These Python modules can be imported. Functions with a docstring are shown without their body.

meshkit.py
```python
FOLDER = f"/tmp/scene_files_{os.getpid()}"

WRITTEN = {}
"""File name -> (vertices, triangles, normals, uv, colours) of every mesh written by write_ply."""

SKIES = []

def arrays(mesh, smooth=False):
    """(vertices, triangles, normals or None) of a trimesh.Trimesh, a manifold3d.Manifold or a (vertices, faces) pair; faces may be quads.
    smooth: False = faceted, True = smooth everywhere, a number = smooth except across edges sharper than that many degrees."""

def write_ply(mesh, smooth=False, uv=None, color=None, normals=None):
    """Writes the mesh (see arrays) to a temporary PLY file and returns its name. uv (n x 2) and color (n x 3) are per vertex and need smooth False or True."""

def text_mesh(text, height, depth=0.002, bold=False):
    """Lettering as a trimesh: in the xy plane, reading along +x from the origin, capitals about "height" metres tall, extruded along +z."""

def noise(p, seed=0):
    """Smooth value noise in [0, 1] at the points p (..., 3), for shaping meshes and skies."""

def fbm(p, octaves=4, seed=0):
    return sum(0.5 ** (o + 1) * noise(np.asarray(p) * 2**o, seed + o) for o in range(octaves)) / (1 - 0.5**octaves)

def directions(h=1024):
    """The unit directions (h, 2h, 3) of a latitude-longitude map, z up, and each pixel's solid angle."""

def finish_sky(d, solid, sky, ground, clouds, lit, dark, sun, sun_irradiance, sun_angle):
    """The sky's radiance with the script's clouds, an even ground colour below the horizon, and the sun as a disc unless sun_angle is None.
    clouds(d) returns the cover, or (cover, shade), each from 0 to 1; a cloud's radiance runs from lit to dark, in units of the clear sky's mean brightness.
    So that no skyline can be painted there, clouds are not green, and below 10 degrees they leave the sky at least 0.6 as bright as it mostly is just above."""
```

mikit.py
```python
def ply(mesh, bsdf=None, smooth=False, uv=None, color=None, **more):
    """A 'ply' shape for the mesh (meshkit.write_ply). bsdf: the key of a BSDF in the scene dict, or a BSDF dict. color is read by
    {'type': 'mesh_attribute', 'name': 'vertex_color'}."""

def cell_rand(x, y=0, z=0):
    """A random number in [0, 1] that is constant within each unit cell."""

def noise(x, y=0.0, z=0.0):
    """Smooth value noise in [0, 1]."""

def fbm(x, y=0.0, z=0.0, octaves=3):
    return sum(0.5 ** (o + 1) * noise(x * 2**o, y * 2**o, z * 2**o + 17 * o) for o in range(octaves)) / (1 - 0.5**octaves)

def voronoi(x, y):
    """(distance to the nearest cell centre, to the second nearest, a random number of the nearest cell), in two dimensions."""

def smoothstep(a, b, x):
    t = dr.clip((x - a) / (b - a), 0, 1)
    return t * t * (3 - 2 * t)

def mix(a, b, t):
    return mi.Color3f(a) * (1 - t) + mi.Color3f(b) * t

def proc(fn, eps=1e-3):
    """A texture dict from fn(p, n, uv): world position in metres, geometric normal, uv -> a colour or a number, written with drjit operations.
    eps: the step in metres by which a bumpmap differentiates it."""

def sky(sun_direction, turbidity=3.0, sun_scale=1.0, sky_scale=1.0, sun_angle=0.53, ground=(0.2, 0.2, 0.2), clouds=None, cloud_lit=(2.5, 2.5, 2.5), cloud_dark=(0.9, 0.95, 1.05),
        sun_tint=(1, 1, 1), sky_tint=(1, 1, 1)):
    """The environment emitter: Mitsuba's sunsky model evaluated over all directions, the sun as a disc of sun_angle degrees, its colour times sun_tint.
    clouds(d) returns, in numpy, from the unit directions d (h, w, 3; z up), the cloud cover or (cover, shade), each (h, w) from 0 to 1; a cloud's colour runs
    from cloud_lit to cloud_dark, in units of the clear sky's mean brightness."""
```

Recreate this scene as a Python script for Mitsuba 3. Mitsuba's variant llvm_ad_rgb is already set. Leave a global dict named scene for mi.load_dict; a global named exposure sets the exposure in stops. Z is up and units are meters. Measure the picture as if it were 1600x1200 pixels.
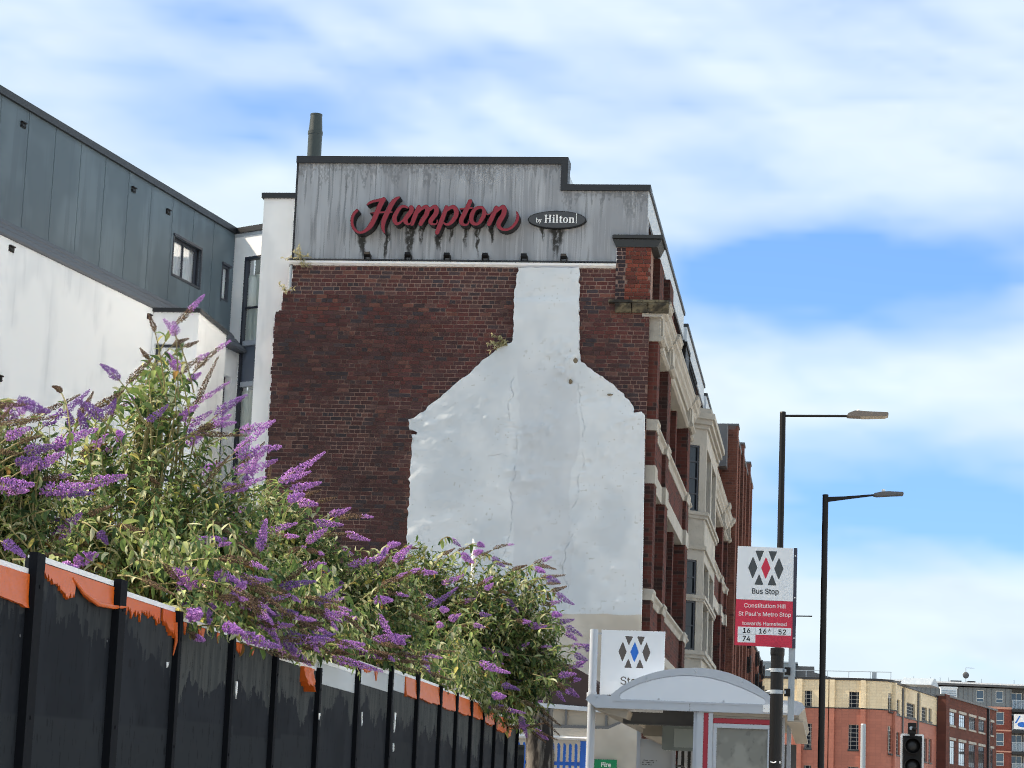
import math
import numpy as np
import trimesh
import drjit as dr
import mitsuba as mi
import mikit
import meshkit
from mikit import noise, fbm, cell_rand, smoothstep, mix
from shapely.geometry import Polygon, Point, LineString, MultiPoint, box as sbox
from shapely.ops import unary_union
from shapely import prepare, contains_xy

RNG = np.random.default_rng(11)
scene, labels = {}, {}


def S(r, g, b):
    """An sRGB colour as linear reflectance."""
    c = np.array([r, g, b]) / 255.0
    return [float(v) for v in np.where(c <= 0.04045, c / 12.92, ((c + 0.055) / 1.055) ** 2.4)]


# ------------------------------------------------------------------ camera, daylight, exposure
T = mi.ScalarTransform4f
EYE = np.array([0.0, 0.0, 1.6])
RIGHT = np.array([0.99129262, 0.12568593, 0.03926824])
FWD = np.array([-0.13062815, 0.97622001, 0.17300513])
UP = np.cross(RIGHT, FWD)
scene['camera'] = {'type': 'perspective', 'fov': 23.69, 'fov_axis': 'x', 'near_clip': 0.1, 'far_clip': 3000.0,
                   'to_world': T().look_at(origin=EYE.tolist(), target=(EYE + FWD).tolist(), up=UP.tolist())}
exposure = 2.6
SUN = (-0.66, 0.003, 0.75)


def clouds(d):
    """High thin cirrus with a few blue gaps; azimuth and elevation in degrees."""
    a = np.degrees(np.arctan2(d[..., 0], d[..., 1]))
    e = np.degrees(np.arcsin(np.clip(d[..., 2], -1, 1)))
    lo, ac = 0.90 * a - 0.43 * e, 0.43 * a + 0.90 * e       # streaks run down to the right
    q = np.stack([lo * 0.075, ac * 0.20, np.zeros_like(a)], -1)
    w = meshkit.fbm(q * 1.3 + 7.0, 4, 4)[..., None]
    n1 = meshkit.fbm(q + 1.6 * w, 5, 1)
    n2 = meshkit.fbm(np.stack([lo * 0.14, ac * 0.62, np.zeros_like(a)], -1) + 1.5 * w, 4, 9)
    n3 = meshkit.fbm(np.stack([a * 0.34 + e * 0.1, e * 1.9, np.zeros_like(a)], -1) + 3.0 * w, 5, 23)
    cover = 0.86 + 0.8 * (n1 - 0.5) + 0.9 * (n2 - 0.5) + 0.85 * (n3 - 0.5)
    for (ca, ce, sa, se, amp) in GAPS:
        u = (a - ca) / sa
        v = (e - ce - 0.12 * (a - ca)) / se
        cover = cover + amp * np.exp(-0.5 * (u * u + v * v)) * (0.7 + 0.6 * n2)
    cover = np.clip(cover, 0.03, 0.96)
    shade = np.clip(0.35 + 1.1 * (n1 - 0.45) + 0.9 * (n3 - 0.5), 0, 1)
    return cover, shade


# centre azimuth, centre elevation, two half widths (degrees), strength: blue gaps below zero, cloud banks above
GAPS = [(-13.9, 16.0, 2.4, 0.65, -0.52), (-9.7, 17.2, 1.5, 0.35, -0.30), (-14.8, 18.0, 1.3, 0.45, -0.25),
        (-2.0, 12.9, 1.6, 0.60, -0.72), (2.2, 12.9, 4.2, 0.8, -0.92), (3.4, 11.6, 3.0, 0.5, -0.35),
        (-0.6, 7.6, 2.2, 0.9, -0.70), (3.3, 7.0, 2.6, 1.1, -0.80),
        (1.2, 10.1, 5.0, 0.7, 0.30), (2.6, 5.2, 3.4, 0.8, 0.40), (-13.8, 14.4, 1.0, 0.5, 0.35)]
scene['sky'] = mikit.sky(SUN, turbidity=3.0, clouds=clouds, cloud_lit=(2.08, 2.36, 2.46), cloud_dark=(1.56, 1.86, 2.06), sky_tint=(0.57, 0.745, 0.93))


# ------------------------------------------------------------------ materials
def bsdf(key, color, rough=0.7, **more):
    scene[key] = {'type': 'twosided', 'bsdf': {'type': 'principled', 'base_color': color if isinstance(color, dict) else {'type': 'rgb', 'value': color},
                                              'roughness': rough, **more}}
    return key


VC = {'type': 'mesh_attribute', 'name': 'vertex_color'}
bsdf('m_brick', VC, 0.9, specular=0.25)
bsdf('m_flower', VC, 0.8, specular=0.2, sheen=0.3)
scene['m_leaf'] = {'type': 'principledthin', 'base_color': VC, 'roughness': 0.42, 'diff_trans': 0.6, 'spec_trans': 0.0, 'eta': 1.35}
bsdf('m_stem', S(128, 120, 82), 0.8)
bsdf('m_darkmetal', S(28, 30, 35), 0.45)
bsdf('m_black', S(12, 12, 14), 0.5, specular=0.3)
bsdf('m_blackpost', S(22, 22, 24), 0.42, specular=0.3)
bsdf('m_red', S(150, 34, 52), 0.5)
bsdf('m_letterside', S(22, 18, 22), 0.55)
bsdf('m_letterface', S(128, 24, 42), 0.45)
bsdf('m_ovalface', S(58, 61, 66), 0.5)
bsdf('m_white', S(232, 234, 236), 0.5)
bsdf('m_sheltermetal', S(172, 180, 192), 0.38)
bsdf('m_shelterpanel', S(208, 216, 228), 0.35)
bsdf('m_galv', S(158, 168, 178), 0.42, metallic=0.25)
bsdf('m_beige', S(158, 152, 142), 0.6)
bsdf('m_darkgrey', S(84, 86, 90), 0.55)
bsdf('m_flagwhite', S(222, 226, 232), 0.4)
bsdf('m_flagred', S(196, 34, 66), 0.45)
bsdf('m_flagdark', S(62, 68, 72), 0.5)
bsdf('m_blue', S(20, 92, 190), 0.5)
bsdf('m_signblue', S(28, 104, 200), 0.45)
bsdf('m_green', S(0, 130, 82), 0.5)
bsdf('m_fascia', S(176, 184, 192), 0.5)
bsdf('m_curtain', S(238, 243, 248), 0.9)
bsdf('m_room', S(70, 84, 92), 0.9)
bsdf('m_awning', S(54, 42, 42), 0.8)
bsdf('m_valance', S(146, 140, 130), 0.8)
bsdf('m_slate', S(44, 47, 50), 0.7)
bsdf('m_fencepost', S(17, 20, 26), 0.8, specular=0.12)
bsdf('m_capwhite', S(226, 228, 232), 0.5)
bsdf('m_board', S(176, 182, 188), 0.6)
bsdf('m_film', S(196, 88, 16), 0.42, specular=0.5)
bsdf('m_glassdark', [0.012, 0.016, 0.022], 0.06, specular=0.6)
bsdf('m_brightglass', [0.62, 0.64, 0.66], 0.03, metallic=1.0)
bsdf('m_frame_dark', S(44, 50, 62), 0.45)
bsdf('m_glassmatte', [0.010, 0.014, 0.022], 0.4, specular=0.04)
bsdf('m_frame_mid', S(150, 152, 150), 0.5)
bsdf('m_frame_light', S(206, 208, 206), 0.5)
bsdf('m_lens', [0.008, 0.008, 0.009], 0.3)
bsdf('m_moss', S(128, 128, 92), 0.9)
scene['m_pane'] = {'type': 'thindielectric', 'int_ior': 1.9}


def c3(x, y, z):
    return mi.Color3f(x, y, z)


def f_painted(p, n, uv):
    """Old masonry paint: cool white above, cream below, faint stains and dirt specks."""
    st = fbm(p.x * 1.3, p.z * 0.9, 3.0, 4)
    grain = noise(p.x * 21.0, p.z * 21.0, 1.0)
    base = mix(S(205, 211, 217), S(190, 198, 206), smoothstep(0.35, 0.65, st))
    base = mix(base, S(158, 160, 156), 0.5 * smoothstep(0.80, 0.95, grain) * smoothstep(0.5, 0.7, fbm(p.x * 3.0, p.z * 3.0, 8.0, 2)))
    wob = 0.25 * (fbm(p.z * 1.1, 4.0, 2.0, 3) - 0.5) + 0.06 * (noise(p.x * 8.0, p.z * 8.0, 3.0) - 0.5)
    patch = smoothstep(-0.02, 0.02, p.x + wob + 5.78) * smoothstep(0.02, -0.02, p.x + wob + 4.70) * smoothstep(9.9, 9.6, p.z + wob)
    base = mix(base, S(184, 190, 198), 0.5 * patch)
    low = smoothstep(0.0, 0.02, 5.2 + 0.03 * (noise(p.x * 5.0, 2.0, 0.0) - 0.5) - p.z)
    return mix(base, mix(S(196, 190, 180), S(178, 172, 162), smoothstep(0.35, 0.65, st)), low)


DRIPS = [(-8.83, 12.14, 0.075, 0.42), (-8.365, 12.15, 0.045, 0.5), (-7.93, 12.33, 0.085, 0.62), (-7.70, 12.33, 0.05, 0.30), (-7.37, 12.17, 0.07, 0.28),
         (-7.15, 12.33, 0.035, 0.32), (-6.87, 12.33, 0.05, 0.45), (-6.64, 12.34, 0.04, 0.48), (-6.38, 12.34, 0.04, 0.3), (-5.15, 12.34, 0.12, 0.55), (-5.42, 12.36, 0.05, 0.25)]


def f_mortar(p, n, uv):
    """Lime mortar, sooted dark in broad patches, freshly pointed above the patched courses."""
    a = fbm(p.x * 0.9, p.z * 0.8, 2.0, 3)
    b = fbm(p.x * 7.0, p.z * 9.0, 5.0, 3)
    m = mix(S(70, 57, 55), S(122, 101, 94), smoothstep(0.38, 0.66, 0.6 * a + 0.4 * b))
    return mix(m, S(138, 116, 108), 0.75 * smoothstep(11.02, 11.08, p.z + 0.06 * (b - 0.5)))


def f_grey_render(p, n, uv):
    """Grey through-coloured render with rain streaks and black algae drips under the sign fixings."""
    wob = 0.03 * (noise(p.x * 3.0, p.z * 2.0, 1.0) - 0.5)
    s1 = fbm((p.x + wob) * 30.0, p.z * 1.3, 2.0, 5)
    s2 = fbm((p.x + wob) * 5.0, p.z * 0.35, 7.0, 3)
    patch = fbm(p.x * 1.1, p.z * 1.4, 4.0, 3)
    speck = noise(p.x * 38.0, p.z * 24.0, 6.0)
    col = mix(S(138, 142, 149), S(160, 165, 172), smoothstep(0.35, 0.68, 0.55 * s2 + 0.45 * patch))
    col = mix(col, S(104, 107, 112), 0.65 * smoothstep(0.52, 0.78, s1) * smoothstep(0.40, 0.62, 0.5 * s2 + 0.5 * patch + 0.06))
    col = mix(col, S(196, 200, 206), 0.35 * smoothstep(0.5, 0.75, fbm((p.x + wob) * 24.0, p.z * 0.7, 12.0, 3)) * smoothstep(0.6, 0.4, patch))
    top = dr.select(p.x < -5.11, mi.Float(13.58), mi.Float(13.08))
    reach = 0.05 + 0.75 * noise(p.x * 6.0, 3.0, 1.0) * noise(p.x * 25.0, 1.0, 4.0)
    alg = smoothstep(1.0, 0.7, (top - p.z) / reach) * smoothstep(0.3, 0.6, 0.5 * speck + 0.5 * s1)
    col = mix(col, S(88, 90, 93), 0.45 * alg)
    k = mi.Float(0.0)
    for (x, z, w, l) in DRIPS:
        t = (z - p.z) / l
        wid = 1.25 * w * (1.15 - 0.75 * dr.clip(t, 0, 1)) * (0.7 + 0.7 * noise(p.z * 17.0, x * 9.0, 0.0))
        inside = smoothstep(1.0, 0.45, dr.abs(p.x - x + 0.05 * (noise(p.z * 9.0, x * 3.0, 2.0) - 0.5)) / wid)
        inside = inside * smoothstep(-0.35, -0.05, t) * smoothstep(1.15, 0.55, t + 0.5 * (noise(p.x * 30.0, x, 3.0) - 0.5))
        k = dr.maximum(k, inside)
    k = k * smoothstep(0.20, 0.5, 0.6 * fbm(p.x * 30.0, p.z * 20.0, 6.0, 3) + 0.4 * s1)
    return mix(col, S(38, 38, 36), 0.92 * k)


def f_white_render(p, n, uv):
    a = fbm((p.x + p.y) * 1.2, p.z * 0.8, 2.0, 4)
    r = fbm((p.x + p.y) * 6.0, p.z * 0.5, 9.0, 3)
    col = mix(S(241, 243, 245), S(230, 233, 236), smoothstep(0.4, 0.7, a))
    return mix(col, S(212, 216, 220), 0.5 * smoothstep(0.58, 0.8, r) * smoothstep(0.45, 0.6, a))


def f_cladding(p, n, uv):
    s = p.x * 0.164 + p.y * 0.9865
    r = fbm(s * 5.0, p.z * 0.45, 3.0, 4)
    a = fbm(s * 1.1, p.z * 0.9, 5.0, 3)
    col = mix(S(80, 95, 105), S(93, 108, 118), smoothstep(0.35, 0.65, a))
    return mix(col, S(74, 88, 99), 0.5 * smoothstep(0.52, 0.72, r))


def brick_fn(pal, joint, cw=0.225, ch=0.0773, jw=0.011, dark=0.25):
    def f(p, n, uv):
        u, v = p.x + p.y, p.z
        row = dr.floor(v / ch)
        sh = 0.5 * (row - 2.0 * dr.floor(row * 0.5))
        x = u / cw + sh
        fx, fv = x - dr.floor(x), v / ch - row
        r = cell_rand(dr.floor(x), row, 5.0)
        r2 = cell_rand(dr.floor(x), row, 9.0)
        col = mix(mix(pal[0], pal[1], r), pal[2], smoothstep(1.0 - dark, 1.0 - dark + 0.02, r2))
        col = col * (0.82 + 0.36 * fbm(u * 9.0, v * 9.0, 3.0, 3))
        soot = smoothstep(0.5, 0.72, fbm(u * 0.8, v * 0.7, 6.0, 3))
        col = mix(col, S(44, 34, 34), 0.5 * soot)
        j = dr.maximum(smoothstep(jw / cw, 0.3 * jw / cw, dr.minimum(fx, 1.0 - fx)), smoothstep(jw / ch, 0.3 * jw / ch, dr.minimum(fv, 1.0 - fv)))
        return mix(col, joint, 0.8 * j)
    return f


def f_stone(p, n, uv):
    a = fbm((p.x + p.y) * 1.9, p.z * 2.4, 3.0, 4)
    g = noise((p.x + p.y) * 24.0, p.z * 24.0, 2.0)
    col = mix(S(164, 161, 155), S(156, 153, 146), smoothstep(0.38, 0.72, a))
    return mix(col, S(134, 130, 122), 0.3 * smoothstep(0.62, 0.9, g) * smoothstep(0.45, 0.65, a))


def f_sootstone(p, n, uv):
    a = fbm((p.x + p.y) * 3.0, p.z * 5.0, 3.0, 4)
    g = noise((p.x + p.y) * 30.0, p.z * 30.0, 2.0)
    return mix(mix(S(50, 49, 48), S(108, 101, 84), smoothstep(0.45, 0.68, a)), S(40, 38, 36), 0.6 * smoothstep(0.5, 0.9, g))


def f_fence(p, n, uv):
    """Black hoarding paint over older grey: brushed lower coat with a ragged upper edge, runs and scuffs."""
    y, z = p.y, p.z
    bay = dr.floor((y - 10.72) / 1.33)
    edge = 2.30 + 0.16 * (cell_rand(bay, 1.0, 4.0) - 0.5) + 0.10 * (cell_rand(dr.floor(y / 0.075), 3.0, 1.0) - 0.5) + 0.16 * (noise(y * 5.0, 1.0, 2.0) - 0.5)
    edge = edge - 0.05 * smoothstep(0.6, 0.9, noise(y * 40.0, 0.0, 7.0)) + 0.25 * smoothstep(13.2, 11.5, y)
    new = smoothstep(-0.006, 0.006, edge - z)
    low = smoothstep(-0.01, 0.01, 1.98 + 0.05 * (y - 11.0) * 0.3 + 0.08 * (cell_rand(bay, 2.0, 6.0) - 0.5) - z) * smoothstep(0.35, 0.36, cell_rand(bay, 5.0, 2.0))
    grain = fbm(y * 26.0, z * 3.0, 2.0, 3)
    fleck = noise(y * 60.0, z * 14.0, 5.0)
    old = mix(S(55, 59, 61), S(68, 71, 72), smoothstep(0.4, 0.65, grain))
    coat = mix(S(26, 30, 37), S(34, 38, 45), smoothstep(0.35, 0.65, fbm(y * 3.0, z * 2.0, 4.0, 3)))
    coat = mix(coat, S(37, 41, 46), 0.8 * low)
    col = mix(old, coat, dr.maximum(new, 0.55 * smoothstep(0.35, 0.36, cell_rand(bay, 8.0, 3.0)) * smoothstep(13.4, 13.0, y)))
    return mix(col, S(16, 18, 22), 0.6 * smoothstep(0.80, 0.92, fleck))


def f_bark(p, n, uv):
    r = fbm(p.x * 28.0 + p.y * 28.0, p.z * 5.0, 1.0, 4)
    return mix(S(46, 44, 44), S(112, 108, 104), smoothstep(0.42, 0.7, r))


def f_frost(p, n, uv):
    a = fbm(p.x * 9.0, p.z * 7.0, 2.0, 4)
    b = fbm(p.x * 30.0, p.z * 26.0, 5.0, 3)
    col = mix(S(132, 134, 130), S(116, 118, 114), smoothstep(0.42, 0.66, a))
    return mix(col, S(88, 90, 88), 0.5 * smoothstep(0.62, 0.78, b) * smoothstep(0.5, 0.65, a))


def tile_fn(c0, c1, cj, tw, th):
    def f(p, n, uv):
        u = p.x * 0.99 + p.y * 0.35
        x, v = u / tw, p.z / th
        fx, fv = x - dr.floor(x), v - dr.floor(v)
        col = mix(c0, c1, cell_rand(dr.floor(x), dr.floor(v), 2.0))
        col = col * (0.9 + 0.2 * fbm(u * 0.5, p.z * 0.5, 3.0, 3))
        j = dr.maximum(smoothstep(0.06, 0.02, dr.minimum(fx, 1.0 - fx)), smoothstep(0.10, 0.03, dr.minimum(fv, 1.0 - fv)))
        return mix(col, cj, 0.4 * j)
    return f


def f_asphalt(p, n, uv):
    return mix(S(98, 98, 98), S(116, 115, 112), fbm(p.x * 6.0, p.y * 6.0, 1.0, 3))


bsdf('m_mortar', mikit.proc(f_mortar), 0.95, specular=0.2)
bsdf('m_painted', mikit.proc(f_painted), 0.75, specular=0.3)
bsdf('m_greyrender', mikit.proc(f_grey_render), 0.9, specular=0.2)
bsdf('m_whiterender', mikit.proc(f_white_render), 0.85, specular=0.2)
bsdf('m_cladding', mikit.proc(f_cladding), 0.5, specular=0.35)
bsdf('m_facadebrick', mikit.proc(brick_fn((S(77, 43, 40), S(90, 50, 45), S(54, 40, 40)), S(82, 68, 63))), 0.9, specular=0.2)
bsdf('m_farbrick', mikit.proc(brick_fn((S(100, 62, 54), S(112, 70, 60), S(84, 54, 50)), S(106, 88, 80), dark=0.12)), 0.9, specular=0.2)
bsdf('m_brownbrick', mikit.proc(tile_fn(S(96, 60, 53), S(84, 54, 49), S(76, 58, 53), 0.9, 0.3)), 0.9, specular=0.2)
bsdf('m_flatbrick', mikit.proc(tile_fn(S(124, 70, 62), S(112, 64, 56), S(102, 72, 66), 0.9, 0.3)), 0.9, specular=0.2)
bsdf('m_creamtile', mikit.proc(tile_fn(S(205, 192, 165), S(198, 184, 157), S(172, 157, 132), 0.62, 0.30)), 0.6, specular=0.35)
bsdf('m_terracotta', mikit.proc(tile_fn(S(155, 99, 85), S(147, 93, 80), S(124, 80, 70), 0.62, 0.30)), 0.65, specular=0.35)
bsdf('m_stone', mikit.proc(f_stone), 0.85, specular=0.2)
bsdf('m_sootstone', mikit.proc(f_sootstone), 0.9, specular=0.2)
bsdf('m_fence', mikit.proc(f_fence), 0.8, specular=0.12)
bsdf('m_bark', mikit.proc(f_bark), 0.95, specular=0.1)
bsdf('m_frost', mikit.proc(f_frost), 0.35, specular=0.4)
bsdf('m_asphalt', mikit.proc(f_asphalt), 0.9, specular=0.2)
bsdf('m_paving', S(164, 160, 153), 0.9)
bsdf('m_earth', S(162, 158, 151), 0.95)

# ------------------------------------------------------------------ helpers
COUNT = {}


def free(base):
    n = COUNT.get(base, 0)
    COUNT[base] = n + 1
    return base if n == 0 else f'{base}_{n:03d}'


def put(base, mesh, mat, smooth=False, color=None, to_world=None, shape=None):
    key = free(base)
    d = dict(shape) if shape is not None else mikit.ply(mesh, mat, smooth=smooth, color=color)
    if to_world is not None:
        d['to_world'] = to_world
    scene[key] = d
    return key


def thing(name, label, cat, group=None):
    key = free(name)
    labels[key] = {'label': label, 'category': cat}
    if group:
        labels[key]['group'] = group
    return key


def part(parent, name, mesh, mat, smooth=False, color=None, label=None, kind=None, **kw):
    key = put(f'{parent}__{name}', mesh, mat, smooth, color, **kw)
    d = {}
    if label:
        d['label'] = label
    if kind:
        d['kind'] = kind
    if d:
        labels[key] = d
    return key


def struct(name, mesh, mat):
    key = put(name, mesh, mat)
    labels[key] = {'kind': 'structure', 'label': name.replace('_', ' ')}
    return key


def box(x0, x1, y0, y1, z0, z1):
    m = trimesh.creation.box(extents=(x1 - x0, y1 - y0, z1 - z0))
    m.apply_translation(((x0 + x1) / 2, (y0 + y1) / 2, (z0 + z1) / 2))
    return m


def cat(ms):
    return trimesh.util.concatenate(list(ms))


def poly(pts, holes=()):
    p = Polygon(pts, holes)
    return p if p.is_valid else p.buffer(0)


def extrude(shape, h):
    gs = getattr(shape, 'geoms', [shape])
    return cat(trimesh.creation.extrude_polygon(g, h, engine='earcut') for g in gs if g.area > 1e-7)


class Frame:
    """A vertical plane: s runs along it, o stands out of it towards the viewer's side, z is up."""

    def __init__(self, o, d):
        d = np.array(d, float) / np.hypot(*d)
        self.m = np.eye(4)
        self.m[:3, 0] = (d[0], d[1], 0)
        self.m[:3, 1] = (d[1], -d[0], 0)
        self.m[:3, 2] = (0, 0, 1)
        self.m[:3, 3] = (o[0], o[1], 0)

    def box(self, s0, s1, o0, o1, z0, z1):
        return box(s0, s1, o0, o1, z0, z1).apply_transform(self.m)

    def sheet(self, shape, o0, o1):
        """A polygon in (s, z) as a slab from o0 to o1."""
        m = extrude(shape if hasattr(shape, 'area') else poly(shape), o1 - o0)
        k = np.eye(4)
        k[:3, :3] = [[1, 0, 0], [0, 0, 1], [0, 1, 0]]
        k[1, 3] = o0
        return m.apply_transform(k).apply_transform(self.m)

    def run(self, profile, s0, s1):
        """A profile in (o, z) run along s."""
        m = extrude(poly(profile), s1 - s0)
        k = np.eye(4)
        k[:3, :3] = [[0, 0, 1], [1, 0, 0], [0, 1, 0]]
        k[0, 3] = s0
        return m.apply_transform(k).apply_transform(self.m)

    def pts(self, a):
        a = np.asarray(a, float)
        return a @ self.m[:3, :3].T + self.m[:3, 3]


def tube(points, radii, sides=8, cap=True):
    p = np.asarray(points, float)
    r = np.broadcast_to(np.asarray(radii, float), (len(p),))
    t = np.gradient(p, axis=0)
    t /= np.linalg.norm(t, axis=1, keepdims=True) + 1e-12
    ref = np.where(np.abs(t[:, 2:]) < 0.9, [[0, 0, 1.0]], [[1.0, 0, 0]])
    a = np.cross(t, ref)
    a /= np.linalg.norm(a, axis=1, keepdims=True) + 1e-12
    b = np.cross(t, a)
    g = np.arange(sides) * 2 * np.pi / sides
    v = p[:, None] + r[:, None, None] * (np.cos(g)[None, :, None] * a[:, None] + np.sin(g)[None, :, None] * b[:, None])
    f = []
    for i in range(len(p) - 1):
        for j in range(sides):
            q = (i * sides + j, i * sides + (j + 1) % sides, (i + 1) * sides + (j + 1) % sides, (i + 1) * sides + j)
            f += [(q[0], q[2], q[1]), (q[0], q[3], q[2])]
    v = v.reshape(-1, 3)
    if cap:
        n = len(v)
        v = np.vstack([v, p[:1], p[-1:]])
        for j in range(sides):
            f += [(n, j, (j + 1) % sides), (n + 1, (len(p) - 1) * sides + (j + 1) % sides, (len(p) - 1) * sides + j)]
    return trimesh.Trimesh(v, np.array(f), process=False)


def lettering(text, height, x, y, z, centre=True, bold=False, depth=0.003):
    """Letters standing in the plane y, facing -y, capitals of the given height."""
    m = meshkit.text_mesh(text, height, depth, bold)
    w = m.bounds[1][0] + m.bounds[0][0]
    k = np.eye(4)
    k[:3, :3] = [[1, 0, 0], [0, 0, -1], [0, 1, 0]]
    k[:3, 3] = (x - (w / 2 if centre else m.bounds[0][0]), y, z)
    return m.apply_transform(k)


def window(parent, fr, s0, s1, z0, z1, o, frame_mat='m_frame_dark', glass='m_glassdark', fw=0.05, vbars=(), hbars=(), bw=0.03, name='window'):
    """A framed window set in an opening: frame and glazing bars, its pane a sub-part."""
    ms = [fr.box(s0, s0 + fw, o, o + 0.06, z0, z1), fr.box(s1 - fw, s1, o, o + 0.06, z0, z1),
          fr.box(s0 + fw, s1 - fw, o, o + 0.06, z1 - fw, z1), fr.box(s0 + fw, s1 - fw, o, o + 0.06, z0, z0 + fw)]
    for v in vbars:
        c = s0 + (s1 - s0) * v
        ms.append(fr.box(c - bw / 2, c + bw / 2, o + 0.004, o + 0.05, z0 + fw, z1 - fw))
    for h in hbars:
        c = z0 + (z1 - z0) * h
        ms.append(fr.box(s0 + fw, s1 - fw, o + 0.008, o + 0.054, c - bw / 2, c + bw / 2))
    k = part(parent, name, cat(ms), frame_mat)
    put(f'{k}__pane', fr.box(s0 + 0.01, s1 - 0.01, o + 0.012, o + 0.022, z0 + 0.01, z1 - 0.01), glass)
    return k


def curtained(parent, fr, s0, s1, z0, z1, o, fw=0.05, vbars=(), hbars=(), frame_mat='m_frame_dark'):
    """A clear pane with a pleated net curtain and a dim room behind it."""
    k = window(parent, fr, s0, s1, z0, z1, o, frame_mat, 'm_pane', fw, vbars, hbars)
    s = np.linspace(s0, s1, 49)
    oo = o - 0.045 + 0.022 * np.sin(s * 55.0) + 0.010 * np.sin(s * 23.0)
    a = np.stack([s, oo, np.full_like(s, z0)], 1)
    b = np.stack([s, oo, np.full_like(s, z1)], 1)
    v = fr.pts(np.vstack([a, b]))
    n = len(s)
    f = [(i, i + 1, n + i + 1) for i in range(n - 1)] + [(i, n + i + 1, n + i) for i in range(n - 1)]
    put(f'{k}__curtain', trimesh.Trimesh(v, np.array(f), process=False), 'm_curtain', smooth=True)
    return k


# ------------------------------------------------------------------ the setting under it all (below the frame)
struct('ground', box(-400, 400, -200, 900, -0.5, -0.004), 'm_earth')
struct('road', box(0.45, 9.0, -60, 230, -0.4, 0.0), 'm_asphalt')
struct('pavement', box(-3.55, 0.45, -60, 115, -0.4, 0.12), 'm_paving')
struct('traffic_island', cat([box(0.9, 1.9, 36, 46, -0.4, 0.13)]), 'm_paving')
struct('far_pavement', box(9.0, 12.0, -60, 230, -0.4, 0.12), 'm_paving')

# ------------------------------------------------------------------ the brick hotel with the ghost of a demolished house on its gable
G = Frame((0, 44.0), (1, 0))            # gable: s = x
F = Frame((-3.22, 0), (0, 1))           # street front: s = y, o = x + 3.22
hotel = thing('brick_hotel', 'tall dark brick hotel with white ghost outline of a demolished house on its gable', 'building')

gable_edge = [(-10.12, 11.66), (-10.12, 11.10), (-10.30, 11.08), (-10.30, 10.72), (-10.42, 10.70), (-10.42, 0.0), (-3.39, 0.0), (-3.39, 11.66)]
gw = part(hotel, 'gable_wall', G.sheet(poly(gable_edge), -0.4, 0.0), 'm_mortar')

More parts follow.
